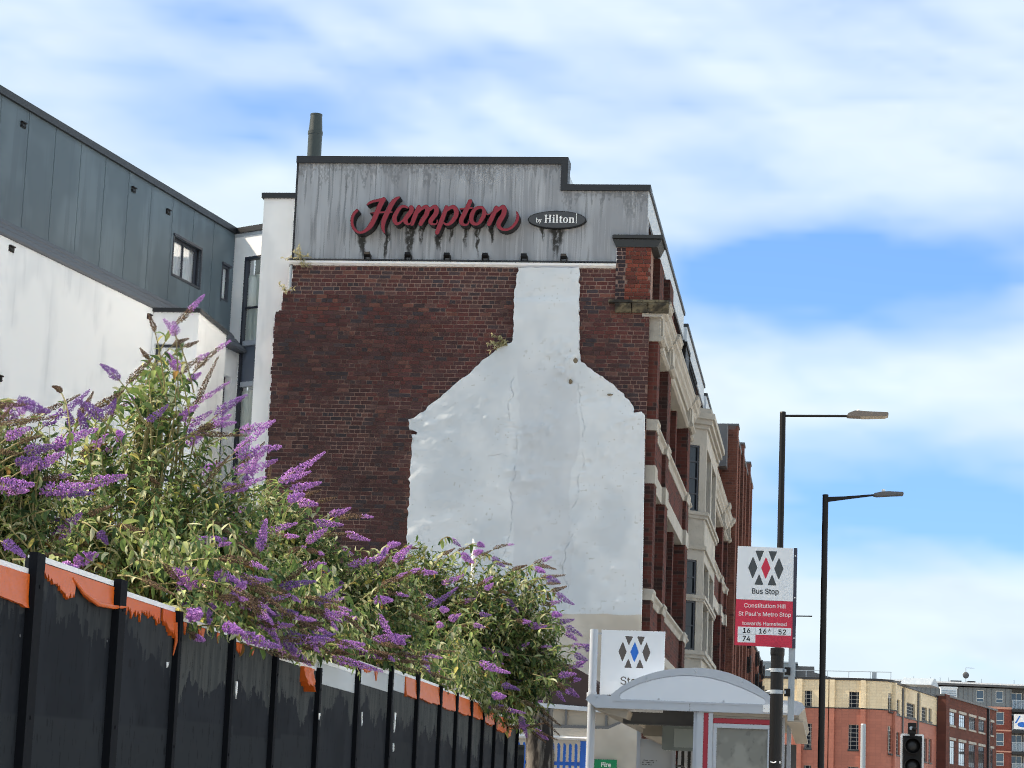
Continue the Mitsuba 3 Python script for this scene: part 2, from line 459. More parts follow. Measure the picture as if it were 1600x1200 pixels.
ghost_pts = [(-5.842, 11.575), (-5.868, 11.33), (-5.90, 10.97), (-5.885, 10.48), (-5.885, 10.18), (-6.12, 10.06), (-6.384, 9.847), (-6.53, 9.72), (-6.56, 9.66), (-6.729, 9.504),
             (-6.95, 9.34), (-7.191, 9.111), (-7.40, 8.95), (-7.45, 8.86), (-7.62, 8.76), (-7.775, 8.66), (-7.765, 8.50), (-7.605, 8.455), (-7.603, 8.407), (-7.69, 8.385), (-7.685, 8.0), (-7.70, 7.69),
             (-7.685, 7.2), (-7.70, 6.62), (-7.71, 5.0), (-7.71, 0.0), (-3.355, 0.0), (-3.35, 3.84), (-3.36, 5.28), (-3.38, 7.08), (-3.395, 8.0), (-3.41, 8.845), (-3.47, 8.905),
             (-3.60, 8.90), (-3.64, 9.02), (-3.687, 9.10), (-3.86, 9.27), (-4.051, 9.429), (-4.30, 9.60), (-4.607, 9.803), (-4.652, 10.078), (-4.66, 10.40), (-4.687, 10.741), (-4.70, 11.2), (-4.705, 11.59)]
ghost = poly(ghost_pts)

# bricks: English garden wall bond, laid one by one
PAL = [S(80, 50, 50), S(89, 52, 50), S(75, 52, 53), S(66, 54, 57), S(60, 53, 58), S(100, 65, 58), S(84, 60, 58)]
PALW = np.array([0.27, 0.16, 0.20, 0.15, 0.10, 0.05, 0.07])
BOXF = box(0, 1, 0, 1, 0, 1).faces
BOXV = box(0, 1, 0, 1, 0, 1).vertices
ALLOWED = poly([(-10.125, 11.655), (-10.125, 11.10), (-10.305, 11.08), (-10.305, 10.72), (-10.43, 10.70), (-10.43, 5.4), (-3.385, 5.4), (-3.385, 11.655)])
inner_ghost = ghost.buffer(-0.03)


def lay_bricks(area, z0, rows, pal, palw, keep_out=None, cw=0.212, ch=0.0773, front=0.006, seed=3, header_every=4, ragged=0.0, mixh=0.12):
    r = np.random.default_rng(seed)
    out = []
    x_min, _, x_max, _ = area.bounds
    for k in range(rows):
        z = z0 + k * ch
        header = k % header_every == header_every - 1
        x = x_min - r.uniform(0, cw)
        while x < x_max:
            w = (cw * 0.5 if header or r.random() < mixh else cw)
            a, b = x, x + w - 0.013
            x += w
            zc = z + ch / 2
            seg = area.intersection(LineString([(a, zc), (b, zc)]))
            if seg.is_empty or seg.length < 0.035:
                continue
            aa, _, bb, _ = seg.bounds
            if aa > a + 1e-6:
                aa -= r.uniform(0, ragged)
            if keep_out is not None and keep_out.contains(sbox(aa, z, bb, z + ch)):
                continue
            d = 0.62 * meshkit.fbm(np.array([[zc * 0.9, (a + b) * 0.45, 1.7]]), 3, 2)[0]
            p = palw.copy()
            if len(p) > 5:
                p[3:5] *= np.clip(6 * (d - 0.22), 0.3, 3.5)
                p[1] *= np.clip(6 * (0.42 - d), 0.4, 2.2)
            p /= p.sum()
            c = np.array(pal[r.choice(len(pal), p=p)]) * r.uniform(0.84, 1.14)
            if len(p) > 5:
                zone = np.clip(2.6 * (meshkit.fbm(np.array([[zc * 0.55, (a + b) * 0.28, 4.4]]), 4, 6)[0] - 0.32), 0, 1)
                c = (c * (1 - 0.42 * zone) + 0.42 * zone * c.mean() * np.array([1.08, 0.95, 0.98])) * (1.04 - 0.32 * zone) * (1.12 if zc > 11.08 else 1.0)
            out.append((aa, bb, z, z + ch - 0.0135 + r.uniform(-0.0015, 0.0015), front + r.uniform(-0.004, 0.004), c))
    return out


def brick_mesh(bs, fr, base=-0.03):
    vs, fs, cs = [], [], []
    r = np.random.default_rng(len(bs))
    for i, (a, b, z, z1, o, c) in enumerate(bs):
        v = BOXV * [b - a, o - base, z1 - z] + [a, base, z]
        v[:, [0, 2]] += r.uniform(-0.002, 0.002, (8, 2))
        vs.append(fr.pts(v))
        fs.append(BOXF + 8 * i)
        cs.append(np.clip(c * r.uniform(0.9, 1.1, (8, 1)), 0, 1))
    return trimesh.Trimesh(np.vstack(vs), np.vstack(fs), process=False), np.vstack(cs)


def bricks_as_parts(holder, bs, fr, most, pick):
    chosen = set(pick[:most])
    for i in chosen:
        m, c = brick_mesh([bs[i]], fr)
        part(holder, 'brick', m, 'm_brick', color=c)
    rest = [b for i, b in enumerate(bs) if i not in chosen]
    if rest:
        m, c = brick_mesh(rest, fr)
        part(holder, 'brickwork', m, 'm_brick', color=c, kind='stuff')


bs = lay_bricks(ALLOWED, 5.41, 81, PAL, PALW, keep_out=inner_ghost, ragged=0.02)
seen = [i for i, b in enumerate(bs) if b[1] - b[0] > 0.18 and b[2] > 7.2 and not ghost.intersects(sbox(b[0], b[2], b[1], b[3]))]
seen = [seen[j] for j in np.random.default_rng(8).permutation(len(seen))]
bricks_as_parts(gw, bs, G, 262, seen)


# the painted render: a lumpy skin, its own thickness, with a chimney breast, cracks and broken patches
CRACKS = [[(-4.62, 9.4), (-4.60, 9.0), (-4.52, 8.6), (-4.55, 8.2), (-4.50, 7.9), (-4.60, 7.5), (-4.66, 7.15), (-4.70, 6.9)],
          [(-4.72, 6.62), (-4.70, 6.3), (-4.76, 6.0), (-4.72, 5.6)],
          [(-5.88, 9.5), (-5.84, 9.15), (-5.90, 8.8), (-5.80, 8.45), (-5.74, 8.0), (-5.80, 7.5), (-5.76, 6.9), (-5.86, 6.2)],
          [(-6.3, 8.02), (-6.05, 8.06), (-5.82, 8.0)]]
CR = []
for k, c in enumerate(CRACKS):
    q = np.array(LineString(c).segmentize(0.035).coords)
    q[:, 0] += 0.11 * (meshkit.fbm(np.stack([q[:, 1] * 3.0, np.full(len(q), k), 0 * q[:, 0]], 1), 4, 5) - 0.5) * 2
    CR.append(LineString(q))
CR = unary_union(CR)
PATCH = [(-5.35, 8.55, 0.38, 0.42, 0.022), (-5.0, 9.95, 0.35, 0.30, 0.028), (-4.2, 9.15, 0.45, 0.14, -0.022), (-5.6, 7.75, 0.4, 0.25, 0.015), (-3.75, 8.6, 0.35, 0.3, 0.018),
         (-4.0, 8.1, 0.6, 0.2, 0.012), (-6.9, 7.0, 0.25, 0.12, -0.014), (-4.9, 9.5, 0.2, 0.35, 0.02)]
PR = np.random.default_rng(21)
DENTS = [(PR.uniform(-7.6, -3.5), PR.uniform(5.4, 9.6), PR.uniform(0.03, 0.07), PR.uniform(-0.026, 0.024)) for _ in range(90)] + \
        [(-4.71, 9.85, 0.05, -0.05), (-4.80, 9.45, 0.05, -0.04), (-5.62, 11.05, 0.04, -0.03), (-5.25, 9.85, 0.05, -0.035)]


def ghost_depth(x, z):
    p = np.stack([x, z, np.zeros_like(x)], -1)
    d = 0.13 + 0.014 * (meshkit.fbm(p * 0.9, 3, 3) - 0.5) + 0.042 * (meshkit.fbm(p * [2.2, 3.4, 1], 4, 5) - 0.5) + 0.036 * (meshkit.fbm(p * [4.0, 6.0, 1], 4, 61) - 0.5) * np.clip(meshkit.fbm(p * 1.1, 2, 77) * 3 - 0.9, 0.15, 1)
    rough = np.clip(meshkit.fbm(p * 0.8, 2, 14) * 2.4 - 0.9, 0.1, 1)
    d += 0.055 * rough * (meshkit.fbm(p * [5.0, 7.0, 1], 3, 7) - 0.5)
    wob = 0.05 * (meshkit.fbm(p * 1.4, 2, 9) - 0.5)
    breast = 1 / (1 + np.exp(-(x + 5.86 + wob) / 0.025)) * 1 / (1 + np.exp((x + 4.62 + wob) / 0.025)) / (1 + np.exp((z - 10.1) / 0.1))
    d -= 0.020 * breast
    d += 0.035 / (1 + np.exp(-(10.98 + 0.02 * np.sin(x * 9) - z) / 0.015)) - 0.035
    for (cx, cz, sx, sz, a) in PATCH:
        g = np.exp(-(((x - cx) / sx) ** 2 + ((z - cz) / sz) ** 2) ** 1.5)
        d += 1.8 * a * g * (0.2 + 1.9 * np.abs(meshkit.fbm(p * [7.0, 8.5, 1], 3, 12) - 0.5) * 2)
    d += 0.0035 * np.sin(z * 2 * np.pi / 0.0773) * np.clip(meshkit.fbm(p * 1.3, 2, 40) * 2.4 - 0.8, 0, 1)
    for (cx, cz, r, a) in DENTS:
        d += a * np.exp(-(((x - cx) ** 2 + (z - cz) ** 2) / r ** 2) ** 2)
    return np.maximum(d, 0.05)


def skin(shape, depth, h, fr, back=-0.01):
    """A lumpy slab over a polygon in (s, z): square cells inside, clipped cells at the rim, a skirt back to the wall."""
    x0, z0, x1, z1 = shape.bounds
    xs = np.arange(math.floor(x0 / h), math.ceil(x1 / h) + 1) * h
    zs = np.arange(math.floor(z0 / h), math.ceil(z1 / h) + 1) * h
    X, Z = np.meshgrid(xs, zs, indexing='ij')
    prepare(shape)
    inside = contains_xy(shape, X, Z)
    idx = -np.ones(X.shape, int)
    full = inside[:-1, :-1] & inside[1:, :-1] & inside[:-1, 1:] & inside[1:, 1:]
    anyc = inside[:-1, :-1] | inside[1:, :-1] | inside[:-1, 1:] | inside[1:, 1:]
    V, Fc, n = [], [], 0
    use = np.zeros(X.shape, bool)
    for a, b in ((0, 0), (1, 0), (0, 1), (1, 1)):
        use[a:X.shape[0] - 1 + a, b:X.shape[1] - 1 + b] |= full
    idx[use] = np.arange(use.sum())
    V = [np.stack([X[use], Z[use]], 1)]
    n = int(use.sum())
    i, j = np.nonzero(full)
    A, B, C, D = idx[i, j], idx[i + 1, j], idx[i + 1, j + 1], idx[i, j + 1]
    Fc = [np.stack([A, B, C], 1), np.stack([A, C, D], 1)]
    for i, j in zip(*np.nonzero(anyc & ~full)):
        c = shape.intersection(sbox(xs[i], zs[j], xs[i + 1], zs[j + 1]))
        for g in getattr(c, 'geoms', [c]):
            if g.area < 1e-8 or g.geom_type != 'Polygon':
                continue
            q = np.array(g.exterior.coords)[:-1]
            if not g.exterior.is_ccw:
                q = q[::-1]
            V.append(q)
            Fc.append(np.array([(n, n + k, n + k + 1) for k in range(1, len(q) - 1)]))
            n += len(q)
    P = np.vstack(V)
    v3 = np.stack([P[:, 0], depth(P[:, 0], P[:, 1]), P[:, 1]], 1)
    rim = np.array(shape.exterior.segmentize(h).coords)
    ro = depth(rim[:, 0], rim[:, 1])
    m = len(rim)
    v3 = np.vstack([v3, np.stack([rim[:, 0], ro, rim[:, 1]], 1), np.stack([rim[:, 0], np.full(m, back), rim[:, 1]], 1)])
    Fc.append(np.array([(n + k, n + m + k, n + k + 1) for k in range(m - 1)] + [(n + k + 1, n + m + k, n + m + k + 1) for k in range(m - 1)]))
    mesh = trimesh.Trimesh(fr.pts(v3), np.vstack(Fc), process=False)
    mesh.merge_vertices(digits_vertex=5)
    return mesh


rng_e = np.random.default_rng(4)
rim = np.array(ghost.exterior.segmentize(0.07).coords)[:-1]
keep = (rim[:, 1] > 0.1) & (rim[:, 0] < -3.5)
rim[keep] += rng_e.normal(0, 0.009, (keep.sum(), 2))
ghost_r = poly(rim)
gm = skin(ghost_r, lambda x, z: ghost_depth(x, z), 0.04, G)
# cracks are cut as fine V grooves with a denser local skin
from shapely import distance as sh_distance, points as sh_points


def crack_cut(mesh):
    v = mesh.vertices.copy()
    d = sh_distance(sh_points(v[:, 0], v[:, 2]), CR)
    for _ in range(2):
        near = np.unique(np.nonzero((d[mesh.faces] < 0.09).any(1))[0])
        mesh = mesh.subdivide(face_index=near)
        d = sh_distance(sh_points(mesh.vertices[:, 0], mesh.vertices[:, 2]), CR)
    v = mesh.vertices.copy()
    wob = meshkit.fbm(v * 4.0, 2, 31)
    w = np.clip(0.002 + 0.05 * (wob - 0.40), 0.001, 0.013)
    sel = (d < w) & (v[:, 1] < 43.96)
    v[sel, 1] += 0.022 * (1 - d[sel] / w[sel])
    mesh.vertices = v
    return mesh


part(hotel, 'painted_render', crack_cut(gm), 'm_painted', smooth=35, label='white painted outline of a demolished gabled house and chimney')

# old stones showing where the render broke away
rs = np.random.default_rng(9)
for (x, z, w, h) in ((-4.715, 9.83, 0.10, 0.13), (-4.79, 9.44, 0.07, 0.10), (-4.05, 9.21, 0.13, 0.04)):
    st = trimesh.creation.icosphere(subdivisions=2, radius=0.5)
    st.vertices = st.vertices * [w, 0.10, h] * (1 + 0.3 * (meshkit.fbm(st.vertices * 3 + x, 2, 3) - 0.5))[:, None] + [x, 43.905 + (0.0 if z > 9.3 else 0.01), z]
    part(hotel, 'exposed_stone', st, 'm_brokenstone' if 'm_brokenstone' in scene else bsdf('m_brokenstone', S(116, 106, 90), 0.95), smooth=50, label='brown stone showing through the broken white render')

# ledge, grey rendered parapet, dark copings
part(hotel, 'ledge', cat([G.run([(0.0, 11.705), (0.0, 11.60), (0.035, 11.60), (0.10, 11.635), (0.10, 11.675)], -10.19, -4.03), ]), 'm_capwhite')
part(hotel, 'ledge_flashing', cat([G.run([(0.0, 11.74), (0.0, 11.707), (0.115, 11.678), (0.115, 11.70)], -10.21, -4.03), G.box(-10.20, -10.13, -0.2, 0.06, 11.56, 11.60)]), 'm_darkmetal')
para = poly([(-10.13, 11.66), (-10.13, 13.60), (-5.11, 13.60), (-5.11, 13.09), (-3.475, 13.09), (-3.475, 11.66)])
part(hotel, 'parapet_wall', G.sheet(para, -0.35, 0.012), 'm_greyrender', label='grey rendered parapet streaked black below the sign')
part(hotel, 'coping', G.box(-10.17, -4.985, -0.40, 0.075, 13.58, 13.71), 'm_darkmetal')
part(hotel, 'coping', G.box(-5.115, -4.985, -0.30, 0.07, 13.075, 13.58), 'm_darkmetal')
part(hotel, 'coping', G.box(-4.985, -3.43, -0.40, 0.072, 13.075, 13.19), 'm_darkmetal')
part(hotel, 'edge_trim', G.box(-4.035, -4.005, 0.0, 0.03, 11.70, 12.06), 'm_capwhite')
part(hotel, 'edge_trim', G.box(-10.165, -10.135, -0.1, 0.03, 11.72, 13.58), 'm_darkmetal')
part(hotel, 'roof_block', cat([box(-10.0, -5.03, 44.36, 60.0, 11.0, 13.55), box(-10.0, -3.75, 44.36, 75.0, 11.5, 13.02)]), 'm_fascia')
part(hotel, 'drainpipe', tube([(-10.16, 43.93, 11.58), (-10.16, 43.93, 11.1)], 0.028), 'm_galv')

# corner pier with its own orange bricks, stone cap and the cornice return on the gable
pier = part(hotel, 'corner_pier', cat([box(-4.03, -3.40, 43.97, 44.75, 10.99, 12.0)]), 'm_mortar')
pb = lay_bricks(sbox(-4.03, 10.985, -3.86, 11.995), 11.0, 13, [S(60, 47, 50), S(53, 47, 52)], np.array([0.6, 0.4]), seed=5, ragged=0)
pb = [(a, b, z, z1, o + 0.03, c) for a, b, z, z1, o, c in pb]
po = lay_bricks(sbox(-3.855, 10.985, -3.39, 11.995), 11.0, 13, [S(112, 60, 50), S(98, 54, 47), S(88, 51, 47)], np.array([0.45, 0.35, 0.2]), seed=6, ragged=0)
po = [(a, b, z, z1, o + 0.045, c) for a, b, z, z1, o, c in po]
bricks_as_parts(pier, pb + po, G, 200, list(range(len(pb + po))))
part(hotel, 'side_pier', box(-3.42, -3.28, 44.9, 46.0, 10.99, 12.0), 'm_facadebrick')
part(hotel, 'side_pier', box(-3.60, -3.22, 46.9, 48.0, 11.0, 12.05), 'm_facadebrick')
cap_pts = [(-4.115, 12.225), (-3.165, 12.225), (-3.175, 12.15), (-3.25, 12.0), (-4.04, 12.0), (-4.105, 12.15)]
part(hotel, 'cap_stone', cat([G.sheet(poly([(-4.04, 12.0), (-4.105, 12.145), (-3.20, 12.145), (-3.27, 12.0)]), -0.8, 0.07), G.box(-4.11, -3.165, -0.85, 0.10, 12.160, 12.225)]), 'm_slate')
part(hotel, 'cornice_return', cat([G.box(-4.14, -3.02, -0.02, 0.16, 10.935, 10.985), G.run([(0.0, 10.93), (0.0, 10.765), (0.05, 10.765), (0.14, 10.90), (0.14, 10.93)], -4.02, -3.72),
                                   G.run([(0.0, 10.93), (0.0, 10.765), (0.06, 10.765), (0.145, 10.90), (0.145, 10.93)], -3.70, -3.42), G.run([(0.0, 10.93), (0.0, 10.76), (0.06, 10.76), (0.15, 10.90), (0.15, 10.93)], -3.40, -3.03)]), 'm_sootstone')

# street front: piers, recessed windows, stone bands, sills, capitals, cornice
PIERS = [(44.12, 44.75, 0.0), (47.1, 47.95, 0.0), (54.1, 55.1, 0.0), (63.6, 64.5, 0.0), (72.7, 73.6, 0.0), (76.4, 77.0, 0.0)]
THIN = [(49.5, 49.85), (51.7, 52.05), (66.4, 66.7), (69.4, 69.7)]
BAYS = [(44.75, 47.1), (47.95, 49.5), (49.85, 51.7), (52.05, 54.1), (55.1, 56.2), (62.7, 63.6), (64.5, 66.4), (66.7, 69.4), (69.7, 72.7), (73.6, 76.4)]
holes, wins = [], []
for a, b in BAYS:
    if b - a > 1.2:
        for z0, z1 in ((2.6, 5.1), (5.75, 7.55), (8.88, 10.2)):
            holes.append([(a + 0.15, z0), (b - 0.15, z0), (b - 0.15, z1), (a + 0.15, z1)])
            wins.append((a + 0.15, b - 0.15, z0, z1))
part(hotel, 'street_wall', F.sheet(poly([(44.05, 0), (77.0, 0), (77.0, 12.56), (44.05, 12.56)], holes), -0.70, -0.34), 'm_facadebrick')
for a, b, z0, z1 in wins:
    window(hotel, F, a, b, z0, z1, -0.58, hbars=(0.5,), vbars=(0.33, 0.67))
for a, b, o in PIERS:
    part(hotel, 'pilaster', F.box(a, b, -0.34, o, 0.0, 10.3), 'm_facadebrick')
    part(hotel, 'capital', cat([F.box(a - 0.01, b + 0.02, -0.3, 0.035, 10.30, 10.74), F.run([(-0.2, 10.36), (-0.2, 10.26), (0.05, 10.26), (0.11, 10.31), (0.11, 10.36)], a - 0.03, b + 0.04),
                                F.box(a + 0.12, b - 0.12, 0.035, 0.075, 10.40, 10.70)]), 'm_stone', label='pale stone capital')
    part(hotel, 'stone_band', F.box(a - 0.012, b + 0.012, -0.3, 0.018, 7.62, 7.955), 'm_stone')
    for z in (8.60, 5.49):
        part(hotel, 'sill_block', F.run([(-0.3, z), (0.02, z), (0.03, z + 0.12), (0.05, z + 0.15), (0.05, z + 0.20), (-0.3, z + 0.22)], a - 0.02, b + 0.02), 'm_stone')
for a, b in THIN:
    part(hotel, 'mullion_pier', cat([F.box(a, b, -0.34, -0.12, 5.69, 7.62), F.box(a, b, -0.34, -0.12, 8.8, 10.3)]), 'm_facadebrick')
for a, b in [(44.75, 47.1), (47.95, 54.1), (55.1, 56.2), (62.7, 63.6), (64.5, 72.7), (73.6, 76.4)]:
    part(hotel, 'spandrel', F.box(a, b, -0.34, -0.075, 7.955, 8.60), 'm_facadebrick')
    part(hotel, 'spandrel', F.box(a, b, -0.34, -0.075, 4.6, 5.49), 'm_facadebrick')
    part(hotel, 'stone_band', F.box(a, b, -0.34, -0.06, 7.62, 7.953), 'm_stone')
    for z in (8.60, 5.49):
        part(hotel, 'sill', F.run([(-0.34, z), (-0.06, z), (-0.03, z + 0.10), (0.02, z + 0.14), (0.02, z + 0.18), (-0.34, z + 0.215)], a, b), 'm_stone')
    part(hotel, 'frieze', F.box(a, b, -0.34, -0.05, 10.30, 10.62), 'm_stone')
    part(hotel, 'frieze', F.run([(-0.34, 10.22), (-0.02, 10.25), (0.03, 10.29), (0.03, 10.33), (-0.34, 10.33)], a, b), 'm_stone')
# ground floor shopfront cornice
part(hotel, 'shop_cornice', F.run([(-0.3, 4.15), (0.05, 4.15), (0.10, 4.3), (0.22, 4.38), (0.24, 4.52), (-0.3, 4.6)], 44.1, 77.0), 'm_stone')
ends = [43.9] + [v for a, b, _ in PIERS for v in (a - 0.08, b + 0.08)][1:]
cor = [(-0.3, 10.62), (0.0, 10.62), (0.015, 10.68), (0.07, 10.74), (0.08, 10.80), (0.13, 10.86), (0.14, 10.92), (0.155, 10.935), (0.155, 10.97), (-0.3, 10.99)]
cor_b = [(-0.3, 10.70), (0.06, 10.70), (0.08, 10.76), (0.14, 10.80), (0.15, 10.85), (0.20, 10.89), (0.21, 10.94), (0.225, 10.955), (0.225, 10.985), (-0.3, 11.0)]
spans = [(44.83, 47.02), (48.03, 54.02), (55.18, 56.1), (62.8, 63.52), (64.58, 72.62), (73.68, 76.32)]
for a, b in spans:
    part(hotel, 'cornice', F.run(cor, a, b), 'm_stone')
for a, b, _ in PIERS:
    part(hotel, 'cornice', F.run(cor_b, a - 0.08 if a > 45 else 43.99, b + 0.08), 'm_stone')
# attic behind the cornice and the grey fascia of the roof storey
for a, b in [(46.0, 46.9), (50.6, 51.5), (54.3, 55.3), (60.0, 60.8), (64.8, 65.8), (72.0, 73.0)]:
    part(hotel, 'attic_pier', F.box(a, b, -0.5, -0.22, 11.0, 12.25), 'm_facadebrick')
for a, b in [(43.99, 55.42), (56.7, 65.0), (66.2, 75.4)]:
    part(hotel, 'fascia', F.box(a, b, -0.62, -0.245, 12.58, 13.09), 'm_fascia')
    part(hotel, 'fascia_trim', cat([F.box(a, b, -0.64, -0.21, 13.092, 13.17), F.box(a, b, -0.60, -0.26, 12.54, 12.578)]), 'm_darkmetal')
for a in (55.55, 65.2):
    part(hotel, 'soffit_bracket', cat([F.box(a, a + 1.0, -0.6, -0.22, 12.3, 12.56), F.box(a + 0.1, a + 0.85, -0.6, -0.30, 12.0, 12.3), F.box(a + 0.3, a + 0.7, -0.6, -0.36, 11.7, 12.0)]), 'm_darkmetal')
# iron balconette with scrolls over the cornice
bal = part(hotel, 'balconette', cat([F.box(52.2, 53.4, -0.35, 0.02, 11.02, 11.75), F.box(52.1, 53.5, -0.38, 0.05, 11.75, 11.84)] +
           [tube(F.pts([(53.6 + k * 0.45 + 0.17 * math.cos(t), 0.0, 11.42 + 0.28 * math.sin(t)) for t in np.linspace(0, 5.2, 14)]), 0.022, 5) for k in range(7)] +
           [F.box(53.4, 57.0, -0.02, 0.02, 11.04, 11.08), F.box(53.4, 57.0, -0.02, 0.02, 11.76, 11.80)]), 'm_black')

# the stone oriel
O2 = [(56.2, -0.30), (56.75, 0.29), (62.2, 0.29), (62.7, -0.30)]          # plan (s, o): canted sides


def oriel_ring(z0, z1, grow=0.0, back=-0.34):
    c = poly([(56.2 - grow, back), (56.2 - grow, -0.30), (56.75 - 0.7 * grow, 0.29 + grow), (62.2 + 0.7 * grow, 0.29 + grow), (62.7 + grow, -0.30), (62.7 + grow, back)])
    m = extrude(c, z1 - z0)
    k = np.eye(4)
    k[2, 3] = z0
    return m.apply_transform(k).apply_transform(F.m)


ori = part(hotel, 'oriel', cat([oriel_ring(z0, z1) for z0, z1 in ((4.6, 5.28), (7.55, 7.80), (7.90, 8.52), (10.24, 10.64))]), 'm_stone', label='pale stone oriel with tall sash windows')
for z0, z1, g in ((5.28, 5.36, 0.06), (5.36, 5.46, 0.10), (6.60, 6.66, 0.03), (6.66, 6.74, 0.06), (7.80, 7.90, 0.05), (8.52, 8.60, 0.05), (8.60, 8.68, 0.09), (10.64, 10.74, 0.05), (10.74, 10.86, 0.12), (10.86, 11.0, 0.18), (11.0, 11.12, 0.10)):
    put(f'{ori}__moulding', oriel_ring(z0, z1, g), 'm_stone')
p0, p1 = F.pts([(56.2, -0.30, 0), (56.75, 0.29, 0)])
CS = Frame(p0[:2], (p1 - p0)[:2])
clen = float(np.hypot(*(p1 - p0)[:2]))
FF = Frame(F.pts([(56.75, 0.29, 0)])[0][:2], (0, 1))
for z0, z1 in ((5.46, 6.60), (6.74, 7.55), (8.68, 10.24)):
    for jm in (CS.box(0.0, 0.03, -0.14, 0.0, z0, z1), CS.box(0.60, clen, -0.14, 0.0, z0, z1), FF.box(0.0, 0.25, -0.2, 0.0, z0, z1), FF.box(0.33, 0.6, -0.2, -0.03, z0, z1),
               FF.box(2.4, 2.9, -0.2, 0.0, z0, z1), FF.box(5.0, 5.45, -0.2, 0.0, z0, z1)):
        put(f'{ori}__jamb', jm, 'm_stone')
    window(ori, CS, 0.03, 0.60, z0, z1, -0.085, fw=0.045, hbars=(0.27, 0.5, 0.75) if z1 - z0 > 1.3 else (0.5,), vbars=(), name='window')
    window(ori, FF, 0.6, 2.4, z0, z1, -0.17, hbars=(0.5,), name='window')
    window(ori, FF, 2.9, 5.0, z0, z1, -0.17, hbars=(0.5,), name='window')

# flue on the roof
part(hotel, 'flue', trimesh.creation.revolve(np.array([[0, 13.0], [0.142, 13.0], [0.142, 15.0], [0.152, 15.0], [0.152, 15.07], [0.140, 15.07], [0.118, 15.40], [0.124, 15.40], [0.124, 15.43], [0.09, 15.43], [0.09, 15.2], [0, 15.2]]), sections=28).apply_translation((-10.52, 47.0, 0)), 'm_flue' if 'm_flue' in scene else bsdf('m_flue', S(46, 56, 56), 0.45), smooth=40)

# ------------------------------------------------------------------ lettering signs and floodlights on the parapet
LETTERS = {
    'H': [[(-8.905, 12.595, 0.029), (-8.979, 12.486, 0.029), (-8.989, 12.356, 0.027), (-8.929, 12.227, 0.027), (-8.83, 12.17, 0.023), (-8.725, 12.207, 0.031), (-8.624, 12.316, 0.045), (-8.538, 12.511, 0.047), (-8.456, 12.728, 0.047), (-8.409, 12.811, 0.043)], [(-8.712, 12.711, 0.016), (-8.646, 12.759, 0.025), (-8.52, 12.792, 0.027), (-8.414, 12.815, 0.035)], [(-8.653, 12.549, 0.008), (-8.508, 12.559, 0.018), (-8.242, 12.57, 0.014)], [(-8.113, 12.856, 0.018), (-8.22, 12.773, 0.041), (-8.298, 12.621, 0.045), (-8.365, 12.469, 0.045), (-8.399, 12.296, 0.037), (-8.356, 12.167, 0.012)]],
    'a': [[(-7.948, 12.656, 0.021), (-8.065, 12.672, 0.029), (-8.152, 12.557, 0.039), (-8.186, 12.427, 0.041), (-8.139, 12.346, 0.031), (-8.062, 12.375, 0.021), (-7.973, 12.516, 0.014)], [(-7.878, 12.663, 0.041), (-7.926, 12.516, 0.043), (-7.978, 12.397, 0.041), (-7.926, 12.339, 0.023), (-7.861, 12.398, 0.012)]],
    'm': [[(-7.735, 12.673, 0.037), (-7.792, 12.517, 0.043), (-7.848, 12.348, 0.039)], [(-7.791, 12.495, 0.014), (-7.681, 12.636, 0.029), (-7.587, 12.674, 0.037), (-7.569, 12.605, 0.043), (-7.641, 12.432, 0.043), (-7.684, 12.345, 0.039)], [(-7.621, 12.497, 0.014), (-7.511, 12.638, 0.029), (-7.417, 12.675, 0.039), (-7.395, 12.606, 0.043), (-7.47, 12.455, 0.043), (-7.503, 12.379, 0.037), (-7.455, 12.343, 0.023), (-7.374, 12.423, 0.012)]],
    'p': [[(-7.211, 12.668, 0.039), (-7.27, 12.478, 0.041), (-7.326, 12.305, 0.043), (-7.367, 12.185, 0.039)], [(-7.271, 12.499, 0.014), (-7.171, 12.64, 0.029), (-7.071, 12.673, 0.039), (-7.021, 12.588, 0.043), (-7.063, 12.437, 0.039), (-7.154, 12.346, 0.029), (-7.255, 12.37, 0.016)]],
    't': [[(-6.771, 12.788, 0.039), (-6.832, 12.632, 0.043), (-6.9, 12.481, 0.043), (-6.923, 12.384, 0.039), (-6.866, 12.335, 0.025), (-6.776, 12.407, 0.012)], [(-6.947, 12.64, 0.014), (-6.728, 12.663, 0.018)]],
    'o': [[(-6.58, 12.673, 0.029), (-6.673, 12.633, 0.033), (-6.731, 12.504, 0.041), (-6.716, 12.386, 0.037), (-6.63, 12.35, 0.027), (-6.539, 12.441, 0.037), (-6.495, 12.57, 0.039), (-6.515, 12.645, 0.027), (-6.591, 12.673, 0.027)], [(-6.514, 12.602, 0.023), (-6.427, 12.538, 0.012), (-6.334, 12.604, 0.01)]],
    'n': [[(-6.274, 12.669, 0.039), (-6.331, 12.518, 0.043), (-6.398, 12.356, 0.039)], [(-6.32, 12.518, 0.014), (-6.22, 12.647, 0.031), (-6.137, 12.68, 0.039), (-6.121, 12.594, 0.045), (-6.196, 12.422, 0.045), (-6.218, 12.325, 0.039), (-6.137, 12.255, 0.027), (-6.036, 12.256, 0.025), (-5.934, 12.328, 0.027), (-5.866, 12.468, 0.029), (-5.892, 12.596, 0.01)]],
}
sign = thing('letter_sign', 'raised dark red script letters fixed across the grey parapet', 'sign')
done = None
